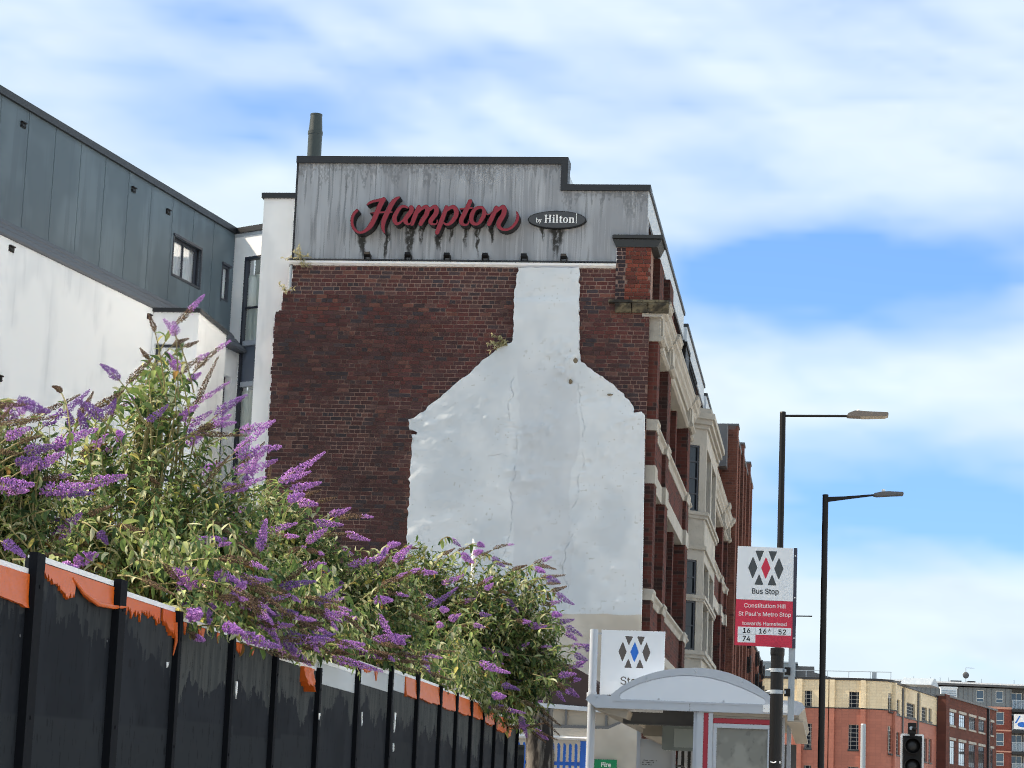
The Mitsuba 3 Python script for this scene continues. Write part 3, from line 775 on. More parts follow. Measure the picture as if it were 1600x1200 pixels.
for ch, strokes in LETTERS.items():
    bits = []
    for st in strokes:
        p = np.array(st)
        t = np.r_[0, np.cumsum(np.hypot(*np.diff(p[:, :2], axis=0).T))]
        from scipy.interpolate import PchipInterpolator, CubicSpline
        tt = np.linspace(0, t[-1], 4 * len(p))
        q = np.stack([CubicSpline(t, p[:, 0])(tt), CubicSpline(t, p[:, 1])(tt), PchipInterpolator(t, p[:, 2])(tt)], 1) if len(p) > 2 else np.stack([np.interp(tt, t, p[:, k]) for k in range(3)], 1)
        nib = [Point(x, z).buffer(max(r, 0.008) * 1.1, 6) for x, z, r in q]
        bits += [unary_union([nib[i], nib[i + 1]]).convex_hull for i in range(len(nib) - 1)]
    sh = unary_union(bits).simplify(0.002)
    if done is not None:
        sh = sh.difference(done.buffer(0.001))
    done = sh if done is None else unary_union([done, sh])
    sh = sh.buffer(-0.001).buffer(0.001) if sh.geom_type != 'Polygon' else sh
    k = part(sign, 'letter', G.sheet(sh, 0.03, 0.300), 'm_letterside')
    put(f'{k}__face', G.sheet(sh.buffer(-0.004), 0.300, 0.306), 'm_letterface')

oval = thing('oval_sign', 'grey oval sign with white lettering to the right of red script letters', 'sign')
el = Point(0, 0).buffer(1.0, 40)
from shapely import affinity
ell = lambda a, b: affinity.translate(affinity.scale(el, a, b), -5.152, 12.492)
part(oval, 'casing', G.sheet(ell(0.545, 0.168), 0.03, 0.13), 'm_black')
part(oval, 'face', G.sheet(ell(0.53, 0.155), 0.13, 0.138), 'm_ovalface')


def serif(ch, x, z, h):
    """A seriffed letter from stems, slabs and bowls; returns (polygons, advance)."""
    b = lambda x0, x1, z0, z1: sbox(x + x0 * h, z + z0 * h, x + x1 * h, z + z1 * h)
    ring = lambda cx, cz, a, c, t, u: affinity.scale(Point(x + cx * h, z + cz * h).buffer(h, 16), a, c).difference(affinity.scale(Point(x + cx * h, z + cz * h).buffer(h, 16), a - t, c - u))
    stem = lambda x0, z1: [b(x0, x0 + 0.17, 0, z1), b(x0 - 0.07, x0 + 0.24, 0, 0.06)]
    if ch == 'H':
        return stem(0.1, 1) + stem(0.62, 1) + [b(0.03, 0.34, 0.94, 1), b(0.55, 0.86, 0.94, 1), b(0.2, 0.7, 0.47, 0.54)], 0.97
    if ch == 'i':
        return stem(0.1, 0.68) + [b(0.03, 0.2, 0.62, 0.68), affinity.scale(Point(x + 0.185 * h, z + 0.9 * h).buffer(0.1 * h, 10), 1, 1)], 0.42
    if ch == 'l':
        return stem(0.1, 1.02) + [b(0.03, 0.2, 0.96, 1.02)], 0.42
    if ch == 't':
        return [b(0.12, 0.29, 0.05, 0.86), b(0.02, 0.46, 0.60, 0.67), b(0.16, 0.44, 0, 0.10)], 0.50
    if ch == 'o':
        return [ring(0.33, 0.34, 0.31, 0.36, 0.16, 0.07)], 0.70
    if ch == 'n':
        return stem(0.1, 0.68) + stem(0.5, 0.5) + [b(0.03, 0.2, 0.62, 0.68), b(0.22, 0.58, 0.58, 0.68), b(0.5, 0.67, 0.3, 0.62)], 0.80
    if ch == 'b':
        return [b(0.1, 0.25, 0, 1.0), b(0.02, 0.2, 0.94, 1.0), ring(0.36, 0.33, 0.26, 0.34, 0.13, 0.07)], 0.66
    return [affinity.rotate(b(0.13, 0.28, 0.0, 0.66), 20, origin='center'), affinity.rotate(b(0.30, 0.38, -0.3, 0.68), -20, origin='center'), b(0.0, 0.3, 0.61, 0.67), b(0.36, 0.62, 0.61, 0.67)], 0.66


words = []
x = -5.545
for ch in 'by':
    ps, adv = serif(ch, x, 12.435, 0.088)
    words += ps
    x += adv * 0.088
x = -5.385
for ch in 'Hilton':
    ps, adv = serif(ch, x, 12.430, 0.150)
    words += ps
    x += adv * 0.150
part(oval, 'lettering', G.sheet(unary_union(words), 0.138, 0.144), 'm_white', kind='stuff')
part(oval, 'hanging_wire', G.box(-4.792, -4.780, 0.145, 0.152, 12.42, 12.61), 'm_white')

for i, x in enumerate((-8.70, -7.93, -7.19, -6.47, -5.74, -5.0)):
    where = ['leftmost floodlight, below first swash of red letters', 'second floodlight from left on cream ledge', 'third floodlight from left on cream ledge', 'fourth floodlight from left, below end of red letters',
             'fifth floodlight from left, just left of oval sign', 'rightmost floodlight, below grey oval sign'][i]
    fl = thing('floodlight', 'small black ' + where, 'floodlight', 'floodlights along the ledge')
    part(fl, 'housing', cat([trimesh.creation.box((0.105, 0.09, 0.06)).apply_transform(trimesh.transformations.rotation_matrix(-0.5, (1, 0, 0))).apply_translation((x, 43.86, 11.79))]), 'm_black')
    part(fl, 'bracket', cat([box(x - 0.062, x - 0.052, 43.85, 43.99, 11.70, 11.80), box(x + 0.052, x + 0.062, 43.85, 43.99, 11.70, 11.80)]), 'm_black')

# ------------------------------------------------------------------ the modern wing on the left: grey cladding over white render
W = Frame((-15.07, 41.08), (0.164, 0.9865))
wing = thing('modern_wing', 'modern hotel wing with blue grey metal cladding above white rendered walls', 'building')
part(wing, 'core', cat([W.box(-5.5, 10.74, -8.0, -0.85, 0, 13.95)]), 'm_room')
WEND = 11.3
seams = [-5.25 + 1.067 * k for k in range(5)] + [0.10 + 1.067 * k for k in range(10)] + [10.9]
wins_w = [(7.73, 9.08, 12.47, 13.28), (10.30, 10.68, 12.46, 13.25)]
for a, b in zip(seams[:-1], seams[1:]):
    p = sbox(a + 0.008, 11.80, b - 0.008, 14.06)
    for w in wins_w:
        p = p.difference(sbox(w[0], w[2], w[1], w[3]))
    part(wing, 'cladding_panel', W.sheet(p, -0.03, 0.0), 'm_cladding')
p = sbox(-5.3, 11.6, 11.2, 14.06)
for w in wins_w:
    p = p.difference(sbox(w[0], w[2], w[1], w[3]))
part(wing, 'cladding_rail', W.sheet(p, -0.30, -0.035), 'm_darkmetal')
for w in wins_w:
    curtained(wing, W, *w, -0.14 if w[0] < 9 else -0.07, fw=0.05, vbars=(0.5,) if w[1] - w[0] > 1 else ())
part(wing, 'window_reveal', cat([W.box(7.68, 9.13, -0.26, 0.03, 13.28, 13.33), W.box(9.08, 9.13, -0.26, 0.03, 12.42, 13.28), W.box(7.68, 7.73, -0.26, 0.01, 12.42, 13.28), W.box(7.73, 9.08, -0.26, 0.02, 12.42, 12.47)]), 'm_frame_dark')
part(wing, 'window_reveal', cat([W.box(10.25, 10.74, -0.26, 0.03, 13.25, 13.30), W.box(10.25, 10.30, -0.26, 0.01, 12.41, 13.25)]), 'm_frame_dark')
part(wing, 'roof_coping', cat([W.box(-5.4, 10.85, -0.5, 0.06, 14.062, 14.20)]), 'm_darkmetal')
for k, (z0, z1, o) in enumerate(((11.66, 11.82, 0.16), (11.50, 11.656, 0.32), (11.33, 11.496, 0.50))):
    part(wing, 'cornice_step', W.run([(-0.2, z0), (o, z0), (o, z0 + 0.05), (o - 0.10, z1), (-0.2, z1)], -5.4, 10.86), 'm_cornicegrey' if 'm_cornicegrey' in scene else bsdf('m_cornicegrey', S(76, 80, 88), 0.5))
part(wing, 'white_wall', W.box(-5.4, 5.98, -0.3, 0.47, 0, 11.325), 'm_whiterender')
low = sbox(5.98, 0, 10.80, 11.325).difference(sbox(9.72, 8.2, 10.42, 10.74))
part(wing, 'white_wall', W.sheet(low, 0.0, 0.30), 'm_whiterender')
curtained(wing, W, 9.72, 10.42, 8.2, 10.74, 0.10, hbars=(0.22,))
for s, z, o in ((0.85, 13.69, 0.0), (5.56, 13.68, 0.0), (7.24, 13.64, 0.0), (-0.08, 11.11, 0.47), (5.70, 11.07, 0.47), (-0.16, 8.75, 0.47)):
    part(wing, 'vent', cat([W.box(s, s + 0.18, o, o + 0.05, z + 0.09, z + 0.11), W.box(s, s + 0.18, o, o + 0.02, z, z + 0.09), W.box(s + 0.02, s + 0.16, o + 0.02, o + 0.035, z + 0.02, z + 0.05)]), 'm_black')
# white bay standing out of the wing
BX = Frame((0, 46.9), (1, 0))
front = poly([(-13.62, 0), (-12.68, 0), (-12.68, 11.26), (-13.62, 11.26)], [[(-13.56, 8.55), (-12.96, 8.55), (-12.96, 10.62), (-13.56, 10.62)], [(-13.56, 5.6), (-12.96, 5.6), (-12.96, 7.9), (-13.56, 7.9)]])
part(wing, 'white_bay', cat([BX.sheet(front, -0.25, 0.0), box(-12.9, -12.68, 47.15, 49.2, 0, 11.26)]), 'm_whiterender')
part(wing, 'bay_coping', BX.box(-13.66, -12.64, -2.3, 0.05, 11.262, 11.345), 'm_darkmetal')
curtained(wing, BX, -13.56, -12.96, 8.55, 10.62, -0.18, hbars=(0.42,))
curtained(wing, BX, -13.56, -12.96, 5.6, 7.9, -0.18)
# stair tower: a canted face with a tall glazed strip, and the square white pier beside the gable
PF = Frame((-13.292, 51.802), (0.856, -0.517))
part(wing, 'tower_wall', PF.sheet(sbox(-0.02, 0, 2.6, 14.06).difference(sbox(0.36, 4.0, 1.35, 13.50)), -0.3, 0.0), 'm_whiterender')
part(wing, 'tower_flashing', PF.box(-0.02, 2.6, 0.0, 0.012, 13.98, 14.062), 'm_fascia')
part(wing, 'tower_coping', PF.box(-0.06, 2.6, -0.4, 0.06, 14.064, 14.19), 'm_darkmetal')
part(wing, 'strip_frame', cat([PF.box(0.355, 0.405, -0.14, 0.006, 4.0, 13.5), PF.box(0.355, 1.35, -0.14, 0.004, 13.44, 13.50), PF.box(0.40, 1.35, -0.10, -0.04, 12.33, 12.37), PF.box(0.40, 1.35, -0.10, -0.04, 9.60, 9.64), PF.box(0.80, 0.83, -0.10, -0.04, 4.0, 10.56)]), 'm_frame_dark')
for z in (11.49, 10.57):
    part(wing, 'transom', cat([PF.box(0.43, 1.35, -0.1, 0.0, z, z + 0.11), PF.box(0.46, 0.49, 0.0, 0.01, z + 0.04, z + 0.07)]), 'm_sheltermetal')
part(wing, 'spandrel_panel', PF.box(0.40, 1.35, -0.12, -0.06, 10.68, 11.49), 'm_spandrel' if 'm_spandrel' in scene else bsdf('m_spandrel', S(92, 102, 118), 0.35))
for z0, z1 in ((11.60, 13.44), (4.0, 10.57)):
    k = part(wing, 'strip_pane', PF.box(0.40, 1.35, -0.075, -0.065, z0, z1), 'm_pane')
s = np.linspace(0.40, 1.35, 40)
for z0, z1 in ((11.60, 13.1), (4.0, 10.5)):
    v = PF.pts(np.vstack([np.stack([s, -0.105 + 0.014 * np.sin(s * 40), np.full_like(s, z)], 1) for z in (z0, z1)]))
    n = len(s)
    part(wing, 'blind', trimesh.Trimesh(v, np.array([(i, i + 1, n + i + 1) for i in range(n - 1)] + [(i, n + i + 1, n + i) for i in range(n - 1)]), process=False), 'm_blind' if 'm_blind' in scene else bsdf('m_blind', S(208, 218, 212), 0.9), smooth=True)
part(wing, 'tower_room', PF.box(0.1, 1.5, -1.2, -0.6, 3.9, 13.6), 'm_room')
part(wing, 'white_pier', box(-10.87, -9.7, 44.42, 47.5, 0, 13.0), 'm_whiterender')
part(wing, 'pier_coping', box(-10.91, -9.7, 44.36, 47.5, 13.002, 13.10), 'm_darkmetal')
part(wing, 'vent', cat([box(-10.26, -10.15, 44.36, 44.42, 12.50, 12.53), box(-10.24, -10.17, 44.385, 44.42, 12.44, 12.50)]), 'm_black')

# ------------------------------------------------------------------ red brick building next along the street
nb = thing('red_brick_building', 'plain red brick building with stepped parapet beyond the stone trimmed hotel', 'building')
N = Frame((-3.0, 0), (0, 1))
steps = [(77.05, 82.6, 14.02), (82.6, 89.4, 14.28), (89.4, 95.6, 14.62), (95.6, 113.0, 8.95)]
for a, b, z in steps:
    hol = []
    rows = [q for q in ((2.0, 4.8), (5.6, 8.2), (8.9, 11.5)) if q[1] < z - 0.3]
    for c in np.arange(a + 0.9, b - 1.4, 2.9):
        hol += [[(c, z0), (c + 1.5, z0), (c + 1.5, z1), (c, z1)] for z0, z1 in rows]
        for z0, z1 in rows:
            window(nb, N, c, c + 1.5, z0, z1, -0.38, vbars=(0.5,), hbars=(0.5,))
    part(nb, 'wall', N.sheet(poly([(a, 0), (b, 0), (b, z - 0.12), (a, z - 0.12)], hol), -0.5, -0.12), 'm_farbrick')
    part(nb, 'parapet_coping', N.box(a, b, -0.55, -0.06, z - 0.118, z), 'm_darkgrey')
    part(nb, 'pilaster', N.box(a, a + 0.9, -0.5, 0.0, 0, z), 'm_farbrick')
    part(nb, 'pilaster', N.box((a + b) / 2, (a + b) / 2 + 0.7, -0.5, -0.02, 0, z - 0.3), 'm_farbrick')
    part(nb, 'pilaster_cap', N.box(a - 0.03, a + 0.93, -0.55, 0.03, z + 0.002, z + 0.07), 'm_darkgrey')
part(nb, 'end_wall', box(-12, -3.02, 77.06, 77.4, 0, 13.95), 'm_farbrick')
part(nb, 'end_wall', box(-12, -3.15, 95.25, 95.58, 0, 14.5), 'm_farbrick')
part(nb, 'body', cat([box(-12, -3.6, 77.5, 95.2, 0, 13.7), box(-12, -3.6, 95.6, 113, 0, 8.6)]), 'm_room')
part(nb, 'pilaster', N.box(112.1, 113.0, -0.5, 0.0, 0, 8.9), 'm_farbrick')
for y in (90.5, 101, 106.5, 110.0):
    for zc in (6.4, 7.3, 8.2):
        part(nb, 'iron_ornament', cat([tube(N.pts([(y + 0.34 * math.cos(t) * (1 - t / 14), 0.02 + 0.12, zc + 0.36 * math.sin(t) * (1 - t / 14)) for t in np.linspace(0, 9.5, 26)]), 0.03, 6), N.box(y - 0.03, y + 0.03, 0.0, 0.10, zc - 0.3, zc + 0.3)]), 'm_letterside')
part(nb, 'roof_lantern', cat([box(-4.2, -3.30, 76.2, 76.98, 12.6, 13.95)]), 'm_darkgrey')

# ------------------------------------------------------------------ cream and terracotta corner building, far off
tan = thing('corner_building', 'cream and terracotta tiled building with curved corner and small paned windows', 'building')
A = Frame((-6.6, 242.0), (12.4, -2.0))
R = Frame((6.55, 240.3), (5.27, 24.0))
AL = float(np.hypot(12.4, 2.0))


def facade(fr, length, wins, z_split, z_top, thick=0.6):
    h_up = [[(a, c), (b, c), (b, d), (a, d)] for a, b, c, d in wins if c > z_split]
    h_lo = [[(a, c), (b, c), (b, d), (a, d)] for a, b, c, d in wins if c < z_split]
    part(tan, 'upper_wall', fr.sheet(poly([(0, z_split), (length, z_split), (length, z_top), (0, z_top)], h_up), -thick, 0.0), 'm_creamtile')
    part(tan, 'lower_wall', fr.sheet(poly([(0, 0), (length, 0), (length, z_split - 0.1), (0, z_split - 0.1)], h_lo), -thick, 0.0), 'm_terracotta')
    part(tan, 'string_course', fr.box(0, length, -0.1, 0.10, z_split - 0.098, z_split - 0.002), 'm_darkmetal')
    part(tan, 'parapet_coping', fr.box(-0.1, length + 0.05, -0.6, 0.16, z_top + 0.002, z_top + 0.22), 'm_darkmetal')
    for a, b, c, d in wins:
        part_h = (0.25, 0.5, 0.75) if c > z_split else (0.17, 0.34, 0.5, 0.67, 0.84)
        window(tan, fr, a, b, c, d, -0.22, 'm_frame_mid', 'm_glassmatte', fw=0.04, vbars=(0.22, 0.78), hbars=part_h, bw=0.045)
        part(tan, 'sill', fr.box(a - 0.05, b + 0.05, -0.2, 0.08, c - 0.16, c - 0.002), 'm_darkmetal')


fw_ = [(4.34, 5.06, 12.98, 14.5), (8.68, 9.66, 12.98, 14.5), (4.38, 5.10, 8.93, 11.33), (8.68, 9.67, 8.93, 11.33), (4.38, 5.10, 5.0, 7.3), (8.68, 9.67, 5.0, 7.3), (0.4, 1.15, 12.98, 14.5), (0.4, 1.15, 8.93, 11.33)]
facade(A, 10.35, fw_, 12.92, 15.58)
for a, b in ((3.62, 4.15), (6.38, 6.72), (6.82, 7.32), (9.86, 10.34), (-0.2, 0.15)):
    part(tan, 'fin', A.box(a, b, 0.0, 0.36, 12.93, 15.6), 'm_creamtile')
    part(tan, 'fin', A.box(a, b, 0.0, 0.34, 0, 12.81), 'm_terracotta')
# curved corner
pa = A.pts([(10.35, 0, 0)])[0][:2]
na = A.m[:2, 1]
ang0, ang1 = math.atan2(na[1], na[0]), math.atan2(R.m[1, 1], R.m[0, 1])
rad = 2.35
cen = pa - na * rad


def arc(r, z0, z1, a0, a1, r_in=None, n=14):
    ts = np.linspace(a0, a1, n)
    o = [(cen[0] + r * math.cos(t), cen[1] + r * math.sin(t)) for t in ts]
    i = [(cen[0] + (r_in or r - 0.4) * math.cos(t), cen[1] + (r_in or r - 0.4) * math.sin(t)) for t in ts[::-1]]
    m = extrude(poly(o + i), z1 - z0)
    return m.apply_translation((0, 0, z0))


wa0, wa1 = ang0 + (ang1 - ang0) * 0.66, ang0 + (ang1 - ang0) * 0.86
part(tan, 'curved_wall', cat([arc(rad, 12.92, 15.58, ang0, wa0), arc(rad, 12.92, 15.58, wa1, ang1), arc(rad, 14.5, 15.58, wa0, wa1)]), 'm_creamtile')
part(tan, 'curved_wall', cat([arc(rad, 0, 12.82, ang0, wa0), arc(rad, 0, 12.82, wa1, ang1), arc(rad, 11.33, 12.82, wa0, wa1), arc(rad, 0, 8.9, wa0, wa1)]), 'm_terracotta')
part(tan, 'string_course', arc(rad + 0.08, 12.822, 12.918, ang0, ang1), 'm_darkmetal')
part(tan, 'parapet_coping', arc(rad + 0.15, 15.582, 15.80, ang0 - 0.02, ang1 + 0.02), 'm_darkmetal')
for z0, z1, hb in ((12.96, 14.5, 4), (8.9, 11.33, 6)):
    k = part(tan, 'window', cat([arc(rad - 0.16, z0 + (z1 - z0) * j / hb - 0.03, z0 + (z1 - z0) * j / hb + 0.03, wa0, wa1, rad - 0.24, 5) for j in range(hb + 1)] +
                                [arc(rad - 0.16, z0 + 0.04, z1 - 0.04, t - 0.012, t + 0.012, rad - 0.22, 3) for t in np.linspace(wa0, wa1, 4)]), 'm_frame_light')
    put(f'{k}__pane', arc(rad - 0.25, z0, z1, wa0, wa1, rad - 0.3, 5), 'm_glassmatte')
# the return along the side street
pc = cen + rad * np.array([math.cos(ang1), math.sin(ang1)])
R = Frame(pc, (5.27, 24.0))
shift = float((pc - np.array([6.55, 240.3])) @ (np.array([5.27, 24.0]) / np.hypot(5.27, 24.0)))
RL = 25.89 - shift
rw = [(a - shift, b - shift, c, d) for a, b, c, d in [(0.6, 4.9, 12.72, 14.06), (8.56, 13.3, 12.72, 14.08), (16.87, 20.1, 12.74, 14.1), (21.0, 22.8, 12.76, 14.15), (0.6, 5.1, 8.7, 10.9), (8.7, 13.4, 8.7, 10.9), (17.05, 20.3, 8.55, 10.92), (21.16, 23.0, 8.52, 10.98)]]
facade(R, RL, rw, 12.55, 15.48)
for a in (6.1, 14.4):
    part(tan, 'downpipe', R.box(a - shift, a - shift + 0.3, 0.0, 0.16, 0, 15.3), 'm_darkgrey')
    part(tan, 'fin', R.box(a - shift + 0.5, a - shift + 1.2, 0.0, 0.25, 12.56, 15.4), 'm_creamtile')
part(tan, 'corner_pier', cat([R.box(-0.35, 0.25, 0.0, 0.28, 12.93, 15.56)]), 'm_creamtile')
part(tan, 'corner_pier', cat([R.box(-0.35, 0.25, 0.0, 0.26, 0, 12.80)]), 'm_terracotta')
part(tan, 'core', cat([A.box(0.0, 10.3, -14, -0.62, 0, 15.3), R.box(1.0, RL, -6, -0.62, 0, 15.2)]), 'm_room')
part(tan, 'roof_railing', cat([A.box(-1.0, 12.6, -1.4, -1.34, 16.5, 16.56)] + [A.box(x, x + 0.05, -1.4, -1.35, 15.5, 16.5) for x in (0, 2.1, 4.2, 6.3, 8.4, 10.5, 12.5)]), 'm_galv')
part(tan, 'roof_light', extrude(poly([(0, 0), (4.6, 0), (2.6, 0.75), (1.9, 0.75)]), 3.0).apply_transform(np.array([[0.22, 0, 1, 7.0], [0.97, 0, 0, 246.0], [0, 1, 0, 15.7], [0, 0, 0, 1.0]])), 'm_galv')
part(tan, 'roof_box', box(4.2, 4.65, 243.0, 243.4, 15.6, 16.6), 'm_galv')
# plant room on the block behind it
pr = thing('rooftop_plant_room', 'grey louvred plant room on roof behind bus stop post', 'plant room')
PRF = Frame((0, 270.0), (1, 0))
part(pr, 'wall', cat([PRF.box(-8.0, -3.6, -8, 0, 16.0, 18.95)]), 'm_louvre' if 'm_louvre' in scene else bsdf('m_louvre', S(118, 130, 138), 0.6))
part(pr, 'roof_slab', PRF.box(-8.1, -3.4, -8, 0.1, 18.95, 19.1), 'm_galv')
part(pr, 'side_wall', cat([box(-3.58, -1.6, 270.6, 276, 16.0, 18.7)]), 'm_darkgrey')
part(pr, 'lower_roof', PRF.sheet(poly([(-3.5, 16.0), (4.2, 16.0), (0.2, 17.6), (-3.5, 18.6)]), -6, -0.6), 'm_darkgrey')

# ------------------------------------------------------------------ brown brick building with tall windows
bb = thing('brown_brick_building', 'brown brick building with rows of tall bright windows beyond the tiled corner building', 'building')
B = Frame((12.10, 265.59), (0.25, 1.0))
bw_ = []
for (a, b) in ((3.1, 6.4), (8.8, 12.2), (14.55, 18.1), (20.3, 23.7)):
    bw_ += [(a, b, 12.85, 14.22), (a, b, 8.65, 11.18)]
bw_ += [(27.75, 29.2, 12.8, 14.22), (27.75, 29.2, 8.8, 11.18)]
part(bb, 'wall', B.sheet(poly([(0, 0), (31.4, 0), (31.4, 15.72), (0, 15.72)], [[(a, c), (b, c), (b, d), (a, d)] for a, b, c, d in bw_]), -0.6, 0.0), 'm_brownbrick')
for a, b, c, d in bw_:
    window(bb, B, a, b, c, d, -0.09, 'm_frame_dark', 'm_brightglass', fw=0.06, vbars=(0.33, 0.67), hbars=(0.72,), bw=0.07)
    part(bb, 'lintel', B.box(a - 0.4, b + 0.4, 0.0, 0.10, d + 0.05, d + 0.32), 'm_stone')
    if d > 12:
        part(bb, 'sill', B.box(a - 0.3, b + 0.3, 0.0, 0.10, c - 0.2, c - 0.02), 'm_stone')
part(bb, 'pier', B.box(0.0, 1.9, 0.0, 0.35, 0, 15.9), 'm_brownbrick')
part(bb, 'downpipe', cat([B.box(2.0, 2.5, 0.0, 0.25, 0, 13.0), B.box(25.4, 25.9, 0.0, 0.25, 0, 15.7)]), 'm_darkmetal')
part(bb, 'parapet_coping', B.box(-0.1, 31.5, -0.7, 0.2, 15.722, 15.92), 'm_darkgrey')
part(bb, 'core', B.box(0.2, 31.2, -5, -0.62, 0, 15.4), 'm_room')
part(bb, 'end_wall', B.box(31.0, 31.4, -12, -0.6, 0, 15.6), 'm_brownbrick')

# ------------------------------------------------------------------ flats at the back right
ft = thing('apartment_block', 'brick apartment block with dark clad top floor, balconies and flat roof', 'building')
Q = Frame((12.0, 330.0), (1.0, 0.12))
up, lo = [], []
for a in (3.45, 7.5, 10.05):
    up.append((a, a + 1.03, 18.5, 20.1))
for z in (15.66, 12.9, 10.26, 7.5):
    lo += [(10.1, 11.2, z, z + 1.68), (7.5, 8.6, z, z + 1.68)]
rec = lambda L: [[(a, c), (b, c), (b, d), (a, d)] for a, b, c, d in L]
part(ft, 'clad_storey', Q.sheet(poly([(-14, 17.99), (12.15, 17.99), (12.15, 20.4), (-14, 20.4)], rec(up)), -0.5, 0.0), 'm_cladgrey' if 'm_cladgrey' in scene else bsdf('m_cladgrey', S(104, 112, 118), 0.5))
part(ft, 'cladding_rib', cat([Q.box(x, x + 0.07, 0.0, 0.05, 18.0, 20.4) for x in np.arange(-13.5, 12, 0.62) if not any(a - 0.1 < x < b + 0.1 for a, b, _, _ in up)]), 'm_darkgrey', kind='stuff')
part(ft, 'brick_wall', Q.sheet(poly([(-14, 0), (12.15, 0), (12.15, 17.7), (-14, 17.7)], rec(lo)), -0.5, 0.0), 'm_flatbrick')
part(ft, 'band', Q.box(-14, 12.15, -0.5, 0.12, 17.702, 17.988), 'm_bandpink' if 'm_bandpink' in scene else bsdf('m_bandpink', S(188, 140, 122), 0.7))
for z in (14.92, 12.16, 9.4):
    part(ft, 'band', Q.box(-14, 12.15, 0.0, 0.08, z - 0.1, z + 0.08), 'm_bandpink')
for a, b, c, d in up + lo:
    window(ft, Q, a, b, c, d, -0.25, 'm_frame_light', 'm_skyglass' if 'm_skyglass' in scene else bsdf('m_skyglass', [0.06, 0.09, 0.12], 0.05, specular=1.0, metallic=0.35), fw=0.09, hbars=(0.32,), bw=0.09)
part(ft, 'roof', cat([Q.box(-14.5, 30, -10, 0.7, 20.56, 20.95)]), 'm_darkgrey')
part(ft, 'roof_edge', Q.box(-14.5, 30, 0.702, 0.76, 20.82, 21.02), 'm_white')
part(ft, 'inner_wall', Q.box(12.15, 30, -2.2, -1.8, 0, 20.5), 'm_darkgrey')
part(ft, 'core', Q.box(-14, 30, -9, -2.25, 0, 20.5), 'm_room')
for z in (9.4, 12.16, 14.92, 17.7):
    part(ft, 'balcony_slab', Q.box(12.15, 30, -1.8, 0.3, z - 0.3, z + 0.05), 'm_darkmetal')
    part(ft, 'balcony_glass', Q.box(12.2, 30, 0.2, 0.22, z + 0.15, z + 1.2), 'm_pane')
    part(ft, 'balcony_rail', cat([Q.box(12.15, 30, 0.18, 0.26, z + 1.2, z + 1.28)] + [Q.box(x, x + 0.06, 0.18, 0.26, z + 0.05, z + 1.2) for x in (12.2, 13.7, 15.2, 16.7, 18.2)]), 'm_galv')
    for x in (12.35, 14.1, 15.85):
        window(ft, Q, x, x + 1.5, z + 0.1, z + 2.3, -1.78, 'm_frame_light', 'm_skyglass', fw=0.1, vbars=(0.5,), bw=0.1, name='balcony_door')
for z, x, kind in ((17.8, 13.2, 'm_darkgrey'), (17.8, 15.4, 'm_darkgrey')):
    part(ft, 'parasol_folded', tube([Q.pts([(x, -0.4, z)])[0], Q.pts([(x + 0.1, -0.4, z + 0.9)])[0], Q.pts([(x + 0.4, -0.4, z + 1.1)])[0]], [0.12, 0.2, 0.08], 8), kind)
bn = thing('balcony_banner', 'white and blue printed banner hung on a balcony of the apartment block', 'banner')
part(bn, 'cloth', Q.box(12.4, 14.6, 0.27, 0.30, 15.15, 17.1), 'm_white')
part(bn, 'print', cat([Q.sheet(affinity.translate(affinity.scale(el, 0.62, 0.35), 13.5, 15.75), 0.302, 0.306), Q.sheet(poly([(12.5, 15.9), (12.75, 15.9), (13.3, 16.9), (13.1, 16.9)]), 0.302, 0.306), Q.sheet(poly([(13.9, 16.2), (14.5, 16.2), (14.2, 16.9)]), 0.302, 0.306)]), 'm_signblue', kind='stuff')
dish = thing('satellite_dish', 'small grey satellite dish with aerial on flat roof at right', 'satellite dish')
dp = Q.pts([(6.25, -1.0, 22.05)])[0]
cap = trimesh.creation.icosphere(subdivisions=3, radius=1.0)
cap.vertices *= [0.42, 0.12, 0.44]
part(dish, 'bowl', cap.apply_translation(dp), 'm_darkgrey', smooth=True)
part(dish, 'mast', cat([tube([dp - [0, -0.2, 1.2], dp + [0, 0.2, 1.0]], 0.05, 6), tube([dp + [0, 0.2, 1.0], dp + [1.15, 0.2, 0.98]], 0.035, 6)]), 'm_galv')
for x, w in ((4.26, 1.4), (6.5, 1.0)):
    part(ft, 'roof_unit', Q.box(x, x + w, -2.0, -0.8, 20.95, 21.3), 'm_darkgrey')
part(ft, 'roof_post', cat([Q.box(x, x + 0.06, -0.4, -0.34, 20.9, 21.6) for x in (-0.8, 1.4, 2.7, 3.8, 8.2, 12.5)]), 'm_galv', kind='stuff')
ac = thing('rooftop_cooler', 'white box shaped cooling unit on roof of the tiled corner building', 'cooling unit')
part(ac, 'casing', cat([box(12.6, 14.4, 282, 283.5, 15.9, 17.5), box(12.5, 14.5, 281.9, 283.6, 17.5, 17.62)]), 'm_white')
part(ac, 'grille', cat([box(12.7, 14.3, 281.93, 281.99, 16.1 + k * 0.25, 16.22 + k * 0.25) for k in range(5)]), 'm_galv')

